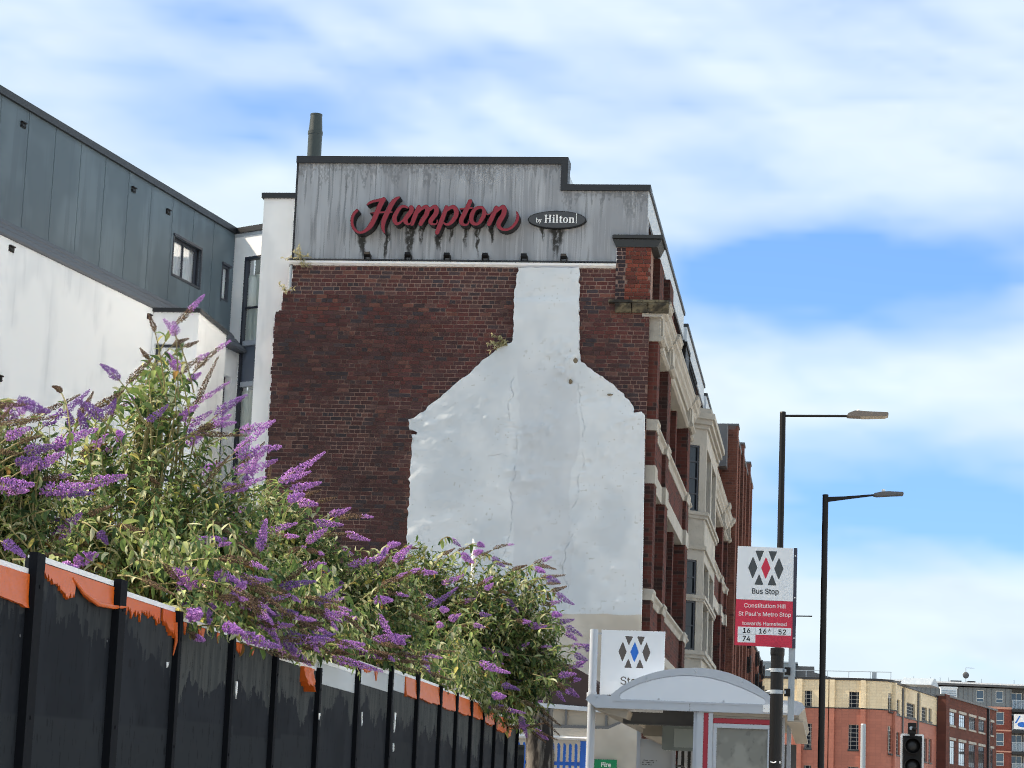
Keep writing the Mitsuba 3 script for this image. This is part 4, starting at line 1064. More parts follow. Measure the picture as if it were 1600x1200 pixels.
# ------------------------------------------------------------------ black hoarding along the street
H = Frame((-3.6, 0), (0, 1))
hoard = thing('hoarding', 'tall black painted timber hoarding with torn orange tape along its top edge', 'fence')
POSTS = [8.1, 9.40, 10.66, 12.00, 13.20, 14.46, 15.66, 17.06, 18.52, 19.96, 21.30, 22.60, 23.62, 24.63, 25.52, 26.45, 27.48, 28.43]
PTOP = [2.60, 2.60, 2.68, 2.69, 2.63, 2.62, 2.58, 2.56, 2.70, 2.76, 2.79, 2.74, 2.73, 2.75, 2.75, 2.72, 2.66, 2.60]
BTOP = [2.58, 2.59, 2.665, 2.635, 2.60, 2.58, 2.55, 2.615, 2.70, 2.73, 2.735, 2.72, 2.72, 2.72, 2.70, 2.66, 2.60]
fr = np.random.default_rng(17)
for i, (y, z) in enumerate(zip(POSTS, PTOP)):
    w = 0.115 if y < 13 else 0.062
    pr_ = 0.04 if y < 13 else 0.034
    part(hoard, 'post', cat([H.box(y, y + w, 0.0, pr_, 0.12, z)] + [H.box(y + w * 0.45, y + w * 0.45 + 0.014, pr_, pr_ + 0.005, zz, zz + 0.016) for zz in (z - 0.16, z - 0.75)]), 'm_fencepost')
part(hoard, 'post', cat([H.box(28.95, 29.02, -0.03, 0.04, 0.12, 2.4)]), 'm_fence')


def ragged(y0, y1, top, low, rough, seed, n=26):
    """Outline of a torn strip of tape."""
    r = np.random.default_rng(seed)
    ys = np.linspace(y0, y1, n)
    b = np.interp(ys, np.linspace(y0, y1, len(low)), low) + r.normal(0, rough, n)
    b = np.minimum(b, top - 0.006)
    b = b - np.maximum(0, r.normal(0, 1.6 * rough, n)) * (r.random(n) < 0.45)
    return poly([(y0, top), *zip(ys, np.minimum(b, top - 0.006)), (y1, top)])


def film(name, shape, seed, amp=0.006, o=0.004):
    """Tape as a crumpled sheet hanging on the board."""
    gs = [g for g in getattr(shape, 'geoms', [shape]) if g.area > 1e-4]
    for g in gs:
        f = lambda x, z: o + amp * (0.3 + meshkit.fbm(np.stack([x * 14, z * 20 + x * 6, np.full_like(x, seed)], -1), 3, seed)) + 0.5 * amp * np.maximum(0, (g.bounds[3] - z) / 0.1) ** 2
        part(hoard, 'tape', skin(g, f, 0.011, H), 'm_film', smooth=30)


for i in range(len(POSTS) - 1):
    a, b, t = POSTS[i], POSTS[i + 1], BTOP[i]
    a += 0.125 if a < 13 else 0.075
    c = 0.004
    part(hoard, 'panel', H.box(POSTS[i], b - 0.001, -0.018, 0.0, 0.14, t - (0.16 if 8 <= i + 1 <= 10 else 0.012)), 'm_fence')
    if 8 <= i + 1 <= 10:
        part(hoard, 'bare_board', H.box(POSTS[i], b - 0.001, -0.018, -0.001, t - 0.158, t - 0.012), 'm_board', label='bare pale board where tape tore off')
    for zz in (t - 0.30, t - 0.95):
        part(hoard, 'screw', cat([H.box(yy, yy + 0.012, 0.0, 0.004, zz, zz + 0.012) for yy in (a + 0.05, b - 0.06)]), 'm_darkgrey', kind='stuff')
    part(hoard, 'top_edge', H.box(a + c, b - c, -0.05, 0.003, t - 0.012, t + 0.014), 'm_capwhite')
    t -= 0.012
    if i <= 1:
        film('tape', ragged(a + 0.01, b - 0.01, t, [t - 0.135, t - 0.125, t - 0.15], 0.002, i), i, 0.008)
    elif i == 2:
        film('tape', ragged(a + 0.04, a + 0.55, t - 0.006, [t - 0.05, t - 0.06, t - 0.085, t - 0.12, t - 0.10], 0.009, 5, 48), 5, 0.008)
        film('tape', ragged(a + 0.50, b - 0.01, t - 0.006, [t - 0.02, t - 0.105, t - 0.115, t - 0.10], 0.004, 6), 6, 0.006)
        part(hoard, 'tape_roll', tube(H.pts([(a + 0.50, 0.012, t - 0.03), (a + 0.65, 0.02, t - 0.085), (a + 0.9, 0.022, t - 0.118), (b - 0.02, 0.02, t - 0.108), (b + 0.06, 0.06, t - 0.10)]), [0.006, 0.011, 0.013, 0.011, 0.004], 7), 'm_film', smooth=40)
    elif i == 3:
        film('tape', ragged(a + 0.01, a + 0.75, t - 0.004, [t - 0.055, t - 0.06, t - 0.05, t - 0.075], 0.013, 7, 70), 7)
        film('tape', ragged(a + 0.80, b - 0.02, t - 0.004, [t - 0.05, t - 0.10, t - 0.115], 0.012, 8, 40), 8, 0.01)
        part(hoard, 'tape_ribbon', tube(H.pts([(b - 0.03, 0.012, t - 0.06), (b - 0.01, 0.02, t - 0.16), (b - 0.03, 0.014, t - 0.24)]), [0.016, 0.010, 0.003], 6), 'm_film')
    elif i in (4, 5):
        for k in range(4):
            y = fr.uniform(a + 0.1, b - 0.15)
            film('tape', ragged(y, y + fr.uniform(0.05, 0.12), t - 0.004, [t - 0.015, t - fr.uniform(0.04, 0.09), t - 0.012], 0.004, 20 + 5 * i + k, 7), 3 + k, 0.004, 0.002)
    elif i == 6:
        film('tape', ragged(a + 0.80, a + 1.12, t + 0.0, [t - 0.10, t - 0.14, t - 0.13, t - 0.08], 0.016, 31, 20), 31, 0.035, 0.006)
    elif i == 8:
        film('tape', ragged(a + 0.01, a + 0.55, t - 0.004, [t - 0.075, t - 0.02, t - 0.04, t - 0.015], 0.01, 33), 33)
        film('tape', ragged(a + 0.72, a + 0.84, t - 0.004, [t - 0.02, t - 0.085, t - 0.02], 0.006, 34, 7), 34)
    elif i == 9:
        film('tape', ragged(a + 0.72, b - 0.01, t, [t - 0.155, t - 0.16], 0.004, 35), 35, 0.008)
    elif i >= 10 and i < 16:
        film('tape', ragged(a + 0.01, b - 0.01, t, [t - 0.15, t - 0.165, t - 0.15], 0.005, 40 + i), 40 + i, 0.009)
    elif i == 16:
        film('tape', ragged(a + 0.01, a + 0.5, t, [t - 0.15, t - 0.12, t - 0.02], 0.005, 60), 60, 0.012)
for (y, z, h) in ((14.49, 2.235, 0.085), (16.98, 2.19, 0.05), (18.58, 2.23, 0.09), (20.02, 2.22, 0.16), (20.02, 2.06, 0.07), (12.9, 2.31, 0.022)):
    g = ragged(y + 0.02, y + 0.035 + 0.22 * h, z + h, [z + 0.3 * h, z, z + 0.35 * h], 0.18 * h, int(y * 10), 9)
    m = skin(g, lambda x, zz: 0.049 + 0.010 * meshkit.fbm(np.stack([x * 30, zz * 30, x], -1), 2, 2), 0.012, H, 0.047)
    part(hoard, 'paper_scrap', m, 'm_white', label='torn white paper scrap')

# ------------------------------------------------------------------ dark bark trunk at the end of the hoarding
tr = thing('tree_trunk', 'thick dark barked trunk at far end of black hoarding', 'tree')
ts = np.linspace(0, 1, 26)
m = tube(np.stack([-3.43 + 0.03 * np.sin(ts * 3), 29.3 + 0 * ts, 0.1 + 2.75 * ts], 1), 0.195 - 0.035 * ts, 28)
v = m.vertices
d = meshkit.fbm(v * [9, 9, 2.2], 4, 3) - 0.5
ax = np.array([-3.43, 29.3])
rr = v[:, :2] - ax
v[:, :2] = ax + rr * (1 + 0.35 * d)[:, None]
part(tr, 'trunk', m, 'm_bark', smooth=True)

# ------------------------------------------------------------------ awning, palisade fence, green sign, odd pole by the gable
aw = thing('awning', 'dark brown awning roof with pale framed valance beside white gable wall', 'awning')
AWF = Frame((0, 40.0), (1, 0))
part(aw, 'roof_sheet', cat([AWF.sheet(poly([(-5.6, 3.42), (-3.58, 3.32), (-3.62, 3.60), (-3.84, 3.84), (-4.2, 4.03), (-4.6, 4.14), (-5.6, 4.2)]), -2.6, -0.02)]), 'm_awning')
part(aw, 'gutter', AWF.sheet(poly([(-5.6, 3.44), (-3.52, 3.335), (-3.40, 3.25), (-3.40, 3.19), (-3.54, 3.265), (-5.6, 3.37)]), -0.02, 0.06), 'm_sheltermetal')
part(aw, 'valance', AWF.sheet(poly([(-5.6, 3.37), (-3.54, 3.265), (-3.36, 3.17), (-3.36, 3.13), (-3.55, 3.03), (-5.6, 3.01)]), -0.03, -0.022), 'm_valance')
part(aw, 'frame', cat([AWF.sheet(poly([(-5.6, 3.04), (-3.56, 3.055), (-3.34, 3.15), (-3.34, 3.11), (-3.55, 3.01), (-5.6, 2.99)]), -0.02, 0.03)] + [AWF.box(x, x + 0.035, -0.02, 0.025, 3.03, 3.33) for x in (-5.0, -4.26, -3.6)]), 'm_darkgrey')
part(aw, 'frame', cat([box(-5.55, -5.49, 40.0, 40.06, 0.1, 3.4), box(-5.55, -5.49, 42.4, 42.46, 0.1, 3.4)]), 'm_darkgrey')
part(hotel, 'wall_ledge', G.run([(0.0, 2.93), (0.17, 2.93), (0.20, 2.965), (0.0, 3.04)], -5.6, -4.22), 'm_capwhite')

pal = thing('palisade_fence', 'bright blue steel palisade fence with square end post', 'fence')
for k in range(13):
    x = -4.16 - 0.097 * k
    m = extrude(poly([(x - 0.023, 0.15), (x + 0.023, 0.15), (x + 0.023, 2.74), (x + 0.010, 2.775), (x - 0.012, 2.785), (x - 0.023, 2.76)]), 0.02)
    m.apply_transform(np.array([[1, 0, 0, 0], [0, 0, -1, 41.0], [0, 1, 0, 0], [0, 0, 0, 1.0]]))
    part(pal, 'pale', m, 'm_blue')
part(pal, 'end_post', cat([box(-4.09, -4.0, 40.96, 41.05, 0.1, 2.82), box(-4.095, -3.995, 40.955, 41.055, 2.82, 2.83)]), 'm_blue')
part(pal, 'rail', cat([box(-5.5, -4.09, 41.01, 41.05, 2.42, 2.48), box(-5.5, -4.09, 41.01, 41.05, 0.5, 0.56)]), 'm_blue')
part(pal, 'gate_frame', cat([box(-4.70, -4.59, 40.93, 40.98, 0.2, 2.46), box(-4.42, -4.28, 40.93, 40.98, 2.1, 2.36)]), 'm_blue')

fs = thing('fire_sign', 'small green sign with white word Fire on the cream wall', 'sign')
part(fs, 'plate', box(-4.112, -3.713, 43.80, 43.83, 2.15, 2.605), 'm_green')
part(fs, 'lettering', lettering('Fire', 0.075, -3.90, 43.797, 2.475, bold=True), 'm_white', kind='stuff')

wp = thing('white_pole', 'slim white pole showing above the farthest butterfly bush', 'pole')
part(wp, 'shaft', tube([(-5.885, 40, 0.1), (-5.885, 40, 5.95)], 0.03, 12), 'm_white', smooth=40)
part(wp, 'slanted_top', tube([(-5.885, 40, 5.95), (-5.885, 40, 5.99), (-5.90, 40, 6.07)], [0.03, 0.028, 0.006], 12), 'm_white', smooth=40)

# ------------------------------------------------------------------ bus shelter
sh = thing('bus_shelter', 'grey metal bus shelter with arched end panel and frosted end screen', 'bus shelter')
Y = Frame((0, 19.0), (1, 0))
part(sh, 'end_beam', Y.sheet(poly([(-1.855, 2.515), (-1.868, 2.49), (-1.79, 2.432), (-0.225, 2.426), (-0.176, 2.487), (-0.20, 2.52), (-0.245, 2.535), (-1.835, 2.533)]), -0.08, 0.0), 'm_sheltermetal')
ao = [(-1.672, 2.535), (-1.60, 2.595), (-1.524, 2.642), (-1.44, 2.682), (-1.352, 2.714), (-1.25, 2.740), (-1.155, 2.754), (-1.017, 2.762), (-0.93, 2.760), (-0.859, 2.752), (-0.77, 2.733), (-0.685, 2.704), (-0.61, 2.672), (-0.54, 2.632), (-0.437, 2.562), (-0.40, 2.535)]
ai = [(-1.59, 2.50), (-1.605, 2.515), (-1.60, 2.545), (-1.53, 2.59), (-1.449, 2.629), (-1.352, 2.660), (-1.252, 2.684), (-1.16, 2.697), (-1.06, 2.701), (-0.98, 2.699), (-0.906, 2.690), (-0.78, 2.660), (-0.659, 2.620), (-0.56, 2.578), (-0.485, 2.540), (-0.475, 2.515), (-0.49, 2.497)]
part(sh, 'arch_frame', Y.sheet(poly(ao + [(-0.42, 2.487), (-1.66, 2.487)]).difference(poly(ai)), -0.03, 0.008), 'm_sheltermetal')
part(sh, 'arch_panel', Y.sheet(poly(ai).buffer(-0.003), -0.025, 0.002), 'm_shelterpanel', label='pale arched infill panel')
roof_o = [(x, z + 0.0) for x, z in ao]
part(sh, 'roof', Y.sheet(poly(roof_o + [(x, z - 0.02) for x, z in roof_o[::-1]]), -5.2, -0.085), 'm_sheltermetal')
part(sh, 'gutter', cat([box(-0.305, -0.19, 19.09, 24.2, 2.375, 2.39), Frame((0, 0), (0, 1)).run([(-0.20, 2.52), (-0.18, 2.49), (-0.225, 2.42), (-0.31, 2.375), (-0.31, 2.39), (-0.245, 2.43), (-0.215, 2.49), (-0.23, 2.52)], 19.085, 22.0),
                    Frame((0, 0), (0, 1)).run([(-0.20, 2.52), (-0.18, 2.49), (-0.225, 2.42), (-0.31, 2.375), (-0.31, 2.39), (-0.245, 2.43), (-0.215, 2.49), (-0.23, 2.52)], 22.02, 24.2)]), 'm_beige')
part(sh, 'gutter', Frame((0, 0), (0, 1)).run([(-1.86, 2.49), (-1.80, 2.42), (-1.56, 2.36), (-1.54, 2.42), (-1.70, 2.52), (-1.84, 2.53)], 19.085, 24.2), 'm_beige')
part(sh, 'light_box', cat([box(-1.58, -1.34, 21.2, 24.1, 2.30, 2.42), box(-1.345, -1.335, 21.2, 24.1, 2.30, 2.45)]), 'm_beige')
part(sh, 'cross_beam', cat([box(-1.62, -1.02, 19.55, 19.62, 2.337, 2.47), box(-1.60, -1.02, 19.53, 19.55, 2.332, 2.342)]), 'm_darkgrey')
part(sh, 'soffit', box(-1.6, -0.3, 19.1, 24.2, 2.474, 2.482), 'm_beige')
rb = sbox(-1.40, 2.19, -1.02, 2.385).buffer(0.0)
part(sh, 'display_unit', Frame((0, 21.0), (1, 0)).sheet(sbox(-1.38, 2.20, -1.02, 2.37).buffer(0.02), -0.10, 0.0), 'm_unit' if 'm_unit' in scene else bsdf('m_unit', S(126, 138, 140), 0.5))
part(sh, 'display_screen', Frame((0, 21.0), (1, 0)).sheet(sbox(-1.29, 2.215, -1.04, 2.355).buffer(0.008), 0.0, 0.006), 'm_screen' if 'm_screen' in scene else bsdf('m_screen', S(150, 164, 166), 0.25))
part(sh, 'column', cat([box(-1.004, -0.952, 19.03, 19.14, 0.12, 2.425), box(-0.914, -0.880, 19.03, 19.14, 0.12, 2.425), box(-0.952, -0.914, 19.04, 19.14, 0.12, 2.425), box(-1.03, -1.004, 19.05, 19.16, 0.12, 2.425)]), 'm_sheltermetal')
part(sh, 'red_strip', box(-0.951, -0.915, 19.025, 19.04, 0.12, 2.42), 'm_red', label='narrow upright red strip')
part(sh, 'column', cat([box(-0.436, -0.385, 19.05, 19.15, 0.12, 2.425), box(-0.384, -0.335, 19.35, 19.45, 0.12, 2.42), box(-0.334, -0.30, 20.4, 20.5, 0.12, 2.40)]), 'm_sheltermetal')
part(sh, 'head_rail', cat([box(-0.878, -0.437, 19.06, 19.12, 2.386, 2.402), box(-0.878, -0.437, 19.05, 19.12, 2.404, 2.418)]), 'm_beige')
part(sh, 'red_strip', box(-0.878, -0.437, 19.045, 19.12, 2.346, 2.384), 'm_red', label='level red strip over end screen')
part(sh, 'screen_frame', cat([box(-0.876, -0.438, 19.05, 19.11, 2.312, 2.344), box(-0.876, -0.850, 19.055, 19.11, 0.3, 2.312), box(-0.458, -0.438, 19.055, 19.11, 0.3, 2.312), box(-0.876, -0.438, 19.055, 19.11, 0.25, 0.3)]), 'm_sheltermetal')
part(sh, 'end_screen', box(-0.850, -0.458, 19.075, 19.085, 0.3, 2.312), 'm_frost', label='scuffed grey frosted end screen')
part(sh, 'number_plate', cat([box(-0.498, -0.268, 18.985, 18.999, 2.440, 2.494)]), 'm_white')
part(sh, 'plate_rivet', cat([box(-0.490, -0.484, 18.981, 18.985, 2.463, 2.469), box(-0.284, -0.278, 18.981, 18.985, 2.463, 2.469)]), 'm_darkgrey', kind='stuff')
# far end of the shelter seen through it
part(sh, 'back_panel', cat([box(-1.80, -1.495, 23.9, 23.95, 1.2, 2.36)]), 'm_board')
part(sh, 'back_panel_frame', cat([box(-1.835, -1.80, 23.88, 23.97, 0.1, 2.44), box(-1.495, -1.46, 23.88, 23.97, 0.1, 2.44), box(-1.80, -1.495, 23.88, 23.96, 2.03, 2.06)]), 'm_sheltermetal')
for k in range(3):
    part(sh, 'notice_print', cat([box(-1.78 + 0.012 * j + 0.0, -1.772 + 0.012 * j, 23.895, 23.899, 2.150 - 0.02 * k, 2.158 - 0.02 * k) for j in range(12 - 2 * k) if (j * 7 + k) % 5]), 'm_darkgrey', kind='stuff')
part(sh, 'rear_slats', cat([box(-1.44 + 0.062 * k, -1.41 + 0.062 * k, 24.0, 24.05, 0.1, 2.38) for k in range(6)]), 'm_board', kind='stuff')
part(sh, 'rear_rail', tube([(-1.44, 23.8, 2.11), (-1.385, 23.8, 2.11), (-1.365, 23.8, 2.09)], 0.012, 6), 'm_darkgrey')
part(sh, 'rear_wall', box(-1.45, -0.3, 24.06, 24.1, 0.1, 2.36), 'm_darkgrey')

bolts = [(x, 2.512) for x in (-1.78, -1.30, -0.80)] + [(-1.40, 2.672), (-1.02, 2.731), (-0.66, 2.666)]
part(sh, 'bolt', cat([tube([(x, 18.993, z), (x, 18.986, z)], 0.007, 8) for x, z in bolts]), 'm_galv', kind='stuff')
part(sh, 'beam_seam', cat([Y.box(-1.70, -1.60, 0.0, 0.002, 2.526, 2.5335), Y.box(-1.06, -1.057, 0.0, 0.0015, 2.43, 2.486)]), 'm_darkgrey', kind='stuff')


def emblem(parent, fr, pts, mats, o):
    for (p, m) in zip(pts, mats):
        part(parent, 'emblem_piece', fr.sheet(poly(p).buffer(-0.004).buffer(0.004), o, o + 0.003), m)


tm = thing('stop_totem', 'square white stop sign with blue diamond emblem on silver post behind shelter arch', 'sign')
YT = Frame((0, 19.25), (1, 0))
part(tm, 'post', tube([(-1.843, 19.25, 0.1), (-1.843, 19.25, 3.055)], 0.032, 20), 'm_sheltermetal', smooth=40)
part(tm, 'post_collar', cat([tube([(-1.845, 19.25, 2.50), (-1.845, 19.25, 2.56)], 0.040, 20)]), 'm_sheltermetal', smooth=40)
part(tm, 'board', Y.sheet(sbox(-1.783, 2.42, -1.283, 3.053), -0.275, -0.245), 'm_flagwhite')
part(tm, 'bracket', cat([box(-1.83, -1.78, 19.245, 19.265, 3.018, 3.03), box(-1.83, -1.78, 19.245, 19.265, 2.50, 2.512)]), 'm_galv')
eb = [[(-1.597, 3.009), (-1.534, 3.008), (-1.564, 2.934)], [(-1.502, 3.008), (-1.440, 3.008), (-1.470, 2.934)], [(-1.645, 2.885), (-1.613, 2.967), (-1.580, 2.885), (-1.612, 2.805)], [(-1.551, 2.885), (-1.518, 2.967), (-1.485, 2.885), (-1.518, 2.803)],
      [(-1.457, 2.885), (-1.426, 2.967), (-1.393, 2.885), (-1.425, 2.803)], [(-1.596, 2.760), (-1.565, 2.835), (-1.535, 2.760)], [(-1.503, 2.761), (-1.474, 2.834), (-1.443, 2.761)]]
bsdf('m_emblemgrey', S(84, 78, 76), 0.5)
emblem(tm, Y, eb, ['m_emblemgrey'] * 3 + ['m_signblue'] + ['m_emblemgrey'] * 3, -0.245)
part(tm, 'lettering', lettering('Stop', 0.062, -1.533, 19.243, 2.628), 'm_emblemgrey', kind='stuff')

# ------------------------------------------------------------------ bus stop flag on its black post
bstop = thing('bus_stop', 'white and red bus stop flag with route numbers on thick black post', 'bus stop')
V17 = Frame((0, 17.0), (1, 0))
part(bstop, 'upper_plate', V17.sheet(poly([(-0.643, 3.494), (-0.256, 3.487), (-0.252, 3.118), (-0.647, 3.124)]), -0.012, 0.0), 'm_flagwhite')
part(bstop, 'lower_plate', V17.sheet(poly([(-0.647, 3.123), (-0.252, 3.117), (-0.246, 2.797), (-0.651, 2.806)]), -0.012, 0.0), 'm_flagred')
part(bstop, 'edge_channel', cat([V17.box(-0.254, -0.231, -0.03, 0.004, 2.797, 3.489)]), 'm_flagchannel' if 'm_flagchannel' in scene else bsdf('m_flagchannel', S(40, 42, 62), 0.4))
part(bstop, 'bolt', cat([V17.box(-0.247, -0.239, 0.004, 0.009, z, z + 0.008) for z in (3.43, 3.14, 2.86)]), 'm_white', kind='stuff')
e1 = [[(-0.521, 3.464), (-0.460, 3.465), (-0.490, 3.386)], [(-0.430, 3.463), (-0.369, 3.463), (-0.400, 3.386)], [(-0.568, 3.345), (-0.536, 3.424), (-0.504, 3.346), (-0.536, 3.266)], [(-0.478, 3.345), (-0.446, 3.423), (-0.414, 3.345), (-0.446, 3.266)],
      [(-0.388, 3.343), (-0.356, 3.421), (-0.324, 3.342), (-0.356, 3.263)], [(-0.522, 3.227), (-0.491, 3.305), (-0.460, 3.227)], [(-0.431, 3.226), (-0.402, 3.304), (-0.370, 3.225)]]
emblem(bstop, V17, e1, ['m_flagdark'] * 3 + ['m_flagred'] + ['m_flagdark'] * 3, 0.0)


def fit(text, x0, x1, y, z, h, mat, bold=False, name='lettering'):
    m = lettering(text, h, 0, y, z, centre=False, bold=bold)
    s = (x1 - x0) / (m.bounds[1][0] - m.bounds[0][0])
    m.vertices[:, 0] = x0 + (m.vertices[:, 0] - m.bounds[0][0]) * s
    return part(bstop, name, m, mat, kind='stuff')


fit('Bus Stop', -0.538, -0.353, 16.999, 3.165, 0.036, 'm_flagdark', bold=True)
fit('Constitution Hill', -0.590, -0.303, 16.999, 3.068, 0.0285, 'm_white')
fit("St Paul's Metro Stop", -0.627, -0.266, 16.999, 3.010, 0.0285, 'm_white')
fit('towards Hamstead', -0.600, -0.296, 16.999, 2.946, 0.0245, 'm_white')
part(bstop, 'number_panel', cat([V17.box(-0.630, -0.263, 0.0, 0.003, 2.881, 2.933), V17.box(-0.630, -0.508, 0.0, 0.003, 2.826, 2.8805)]), 'm_flagwhite')
part(bstop, 'panel_line', cat([V17.box(-0.5085, -0.507, 0.003, 0.0036, 2.881, 2.933), V17.box(-0.386, -0.3845, 0.003, 0.0036, 2.881, 2.933), V17.box(-0.630, -0.508, 0.003, 0.0036, 2.880, 2.8815)]), 'm_flagdark', kind='stuff')
for t, x, z, h in (('16', -0.569, 2.891, 0.033), ('16', -0.458, 2.890, 0.033), ('A', -0.412, 2.904, 0.020), ('52', -0.324, 2.888, 0.033), ('74', -0.569, 2.836, 0.033)):
    part(bstop, 'route_number', lettering(t, h, x, 16.997, z, bold=(t != 'A')), 'm_black', kind='stuff')
part(bstop, 'post', tube([(-0.352, 16.93, 0.1), (-0.352, 16.93, 2.735)], 0.0445, 32), 'm_blackpost', smooth=40)
part(bstop, 'post_cap', tube([(-0.352, 16.93, 2.735), (-0.352, 16.93, 2.745), (-0.352, 16.93, 2.785), (-0.352, 16.93, 2.790)], [0.046, 0.049, 0.049, 0.040], 32), 'm_blackpost', smooth=40)
part(bstop, 'flag_pole', box(-0.277, -0.233, 17.02, 17.07, 2.30, 2.80), 'm_galv')
for z in (2.635, 2.488):
    part(bstop, 'clamp', cat([tube([(-0.352, 16.93, z - 0.013), (-0.352, 16.93, z + 0.013)], 0.048, 32), trimesh.creation.cone(0.014, 0.035, sections=10).apply_transform(trimesh.transformations.rotation_matrix(-math.pi / 2, (0, 1, 0))).apply_translation((-0.398, 16.93, z)), box(-0.30, -0.29, 16.90, 17.0, z - 0.010, z + 0.010)]), 'm_galv', smooth=30)
    part(bstop, 'clamp_block', box(-0.302, -0.262, 16.95, 17.02, z - 0.024, z + 0.026), 'm_black')
part(bstop, 'sticker_remains', cat([tube([(-0.365 + 0.02 * math.cos(t), 16.93 - 0.0455, 2.02 + 0.012 * math.sin(t)) for t in np.linspace(3.4, 6.0, 8)], 0.004, 5), box(-0.325, -0.315, 16.89, 16.897, 2.005, 2.02)]), 'm_white', kind='stuff')

# ------------------------------------------------------------------ street lamps, signal, posts
def lamp(label, x, y, z, r0, r1, arm, head):
    k = thing('street_lamp', label, 'street lamp', 'black street lamps')
    part(k, 'column', tube([(x, y, 0.1), (x, y, 1.4), (x, y, 1.5), (x, y, z)], [r0 * 1.5, r0 * 1.5, r0, r1], 24), 'm_black', smooth=40)
    part(k, 'cap', tube([(x, y, z), (x, y, z + 0.02)], [r1 * 1.12, r1 * 0.9], 20), 'm_black', smooth=40)
    part(k, 'arm', arm, 'm_black', smooth=40)
    return k


l1 = lamp('black street lamp on nearer tall slim column with straight thin arm', -0.782, 38.0, 7.945, 0.056, 0.046, tube([(-0.76, 38, 7.90), (0.24, 38, 7.915)], 0.018, 10), None)
hd = poly([(0.21, 7.905), (0.24, 7.945), (0.34, 7.985), (0.50, 7.975), (0.84, 7.965), (0.855, 7.945), (0.85, 7.922), (0.80, 7.905), (0.40, 7.895), (0.28, 7.897)])
Z38 = Frame((0, 38), (1, 0))
part(l1, 'lantern', Z38.sheet(hd, -0.14, 0.14), 'm_lantern' if 'm_lantern' in scene else bsdf('m_lantern', S(112, 104, 98), 0.5))
part(l1, 'lens_plate', Z38.sheet(poly([(0.42, 7.894), (0.84, 7.918), (0.80, 7.900), (0.45, 7.886)]), -0.12, 0.12), 'm_beige')
part(l1, 'sensor', tube([(0.39, 38, 7.98), (0.39, 38, 8.015), (0.39, 38, 8.02)], [0.025, 0.025, 0.015], 12), 'm_white')
part(l1, 'banner_arm', tube([(-0.78, 38, 4.765), (-0.27, 38, 4.772)], 0.011, 6), 'm_black')
part(l1, 'door_hinge', box(-0.72, -0.70, 37.99, 38.02, 2.0, 2.35), 'm_black')
l2 = lamp('black street lamp on thicker farther column with tapering bracket arm', -0.118, 46.0, 7.72, 0.062, 0.055, Frame((0, 46), (1, 0)).sheet(poly([(-0.07, 7.69), (0.3, 7.715), (0.80, 7.765), (0.80, 7.735), (0.3, 7.66), (-0.07, 7.600)]), -0.03, 0.03), None)
Z46 = Frame((0, 46), (1, 0))
part(l2, 'lantern', Z46.sheet(poly([(0.77, 7.735), (0.79, 7.77), (0.92, 7.80), (1.06, 7.812), (1.32, 7.803), (1.335, 7.78), (1.32, 7.757), (1.0, 7.735), (0.84, 7.722)]), -0.14, 0.14), 'm_darkgrey')
part(l2, 'sensor', tube([(0.96, 46, 7.80), (0.96, 46, 7.855), (0.96, 46, 7.865)], [0.034, 0.034, 0.02], 12), 'm_white')

sg = thing('traffic_signal', 'traffic signal with black lenses and white bordered backing board', 'traffic signal')
Z40 = Frame((0, 40.0), (1, 0))
bd = sbox(1.185, 2.02, 1.50, 3.075).buffer(0.028)
part(sg, 'backing_board', Z40.sheet(bd.buffer(-0.030), -0.02, 0.0), 'm_black')
part(sg, 'board_border', Z40.sheet(bd.difference(bd.buffer(-0.032)), -0.022, 0.004), 'm_white')
part(sg, 'housing', Z40.box(1.205, 1.48, 0.0, 0.12, 2.08, 3.03), 'm_black')
for z, nm in ((2.905, 0), (2.585, 1), (2.265, 2)):
    v = trimesh.creation.annulus(0.118, 0.126, 0.20, sections=36)
    v.apply_transform(trimesh.transformations.rotation_matrix(math.pi / 2, (1, 0, 0))).apply_translation((1.343, 39.78, z))
    k = part(sg, 'visor', v, 'm_black', smooth=40)
    le = trimesh.creation.icosphere(subdivisions=3, radius=0.118)
    le.vertices *= [1, 0.25, 1]
    put(f'{k}__lens', le.apply_translation((1.343, 39.87, z)), 'm_lens', smooth=True)
part(sg, 'detector', cat([box(1.27, 1.40, 39.82, 40.0, 3.10, 3.27), tube([(1.335, 39.80, 3.19), (1.40, 39.80, 3.165)], 0.03, 8), box(1.30, 1.38, 39.9, 39.98, 3.05, 3.10)]), 'm_black')
part(sg, 'detector_eye', tube([(1.318, 39.815, 3.185), (1.318, 39.805, 3.185)], 0.03, 12), 'm_galv')
part(sg, 'pole', tube([(1.34, 40.06, 0.1), (1.34, 40.06, 3.1)], 0.055, 20), 'm_galv', smooth=40)

gp = thing('metal_post', 'plain galvanised post standing before the terracotta building', 'post')
part(gp, 'shaft', tube([(0.564, 40, 0.1), (0.564, 40, 3.225)], 0.041, 20), 'm_galv', smooth=40)
part(gp, 'cap', tube([(0.564, 40, 3.225), (0.564, 40, 3.235)], [0.043, 0.036], 20), 'm_galv', smooth=40)

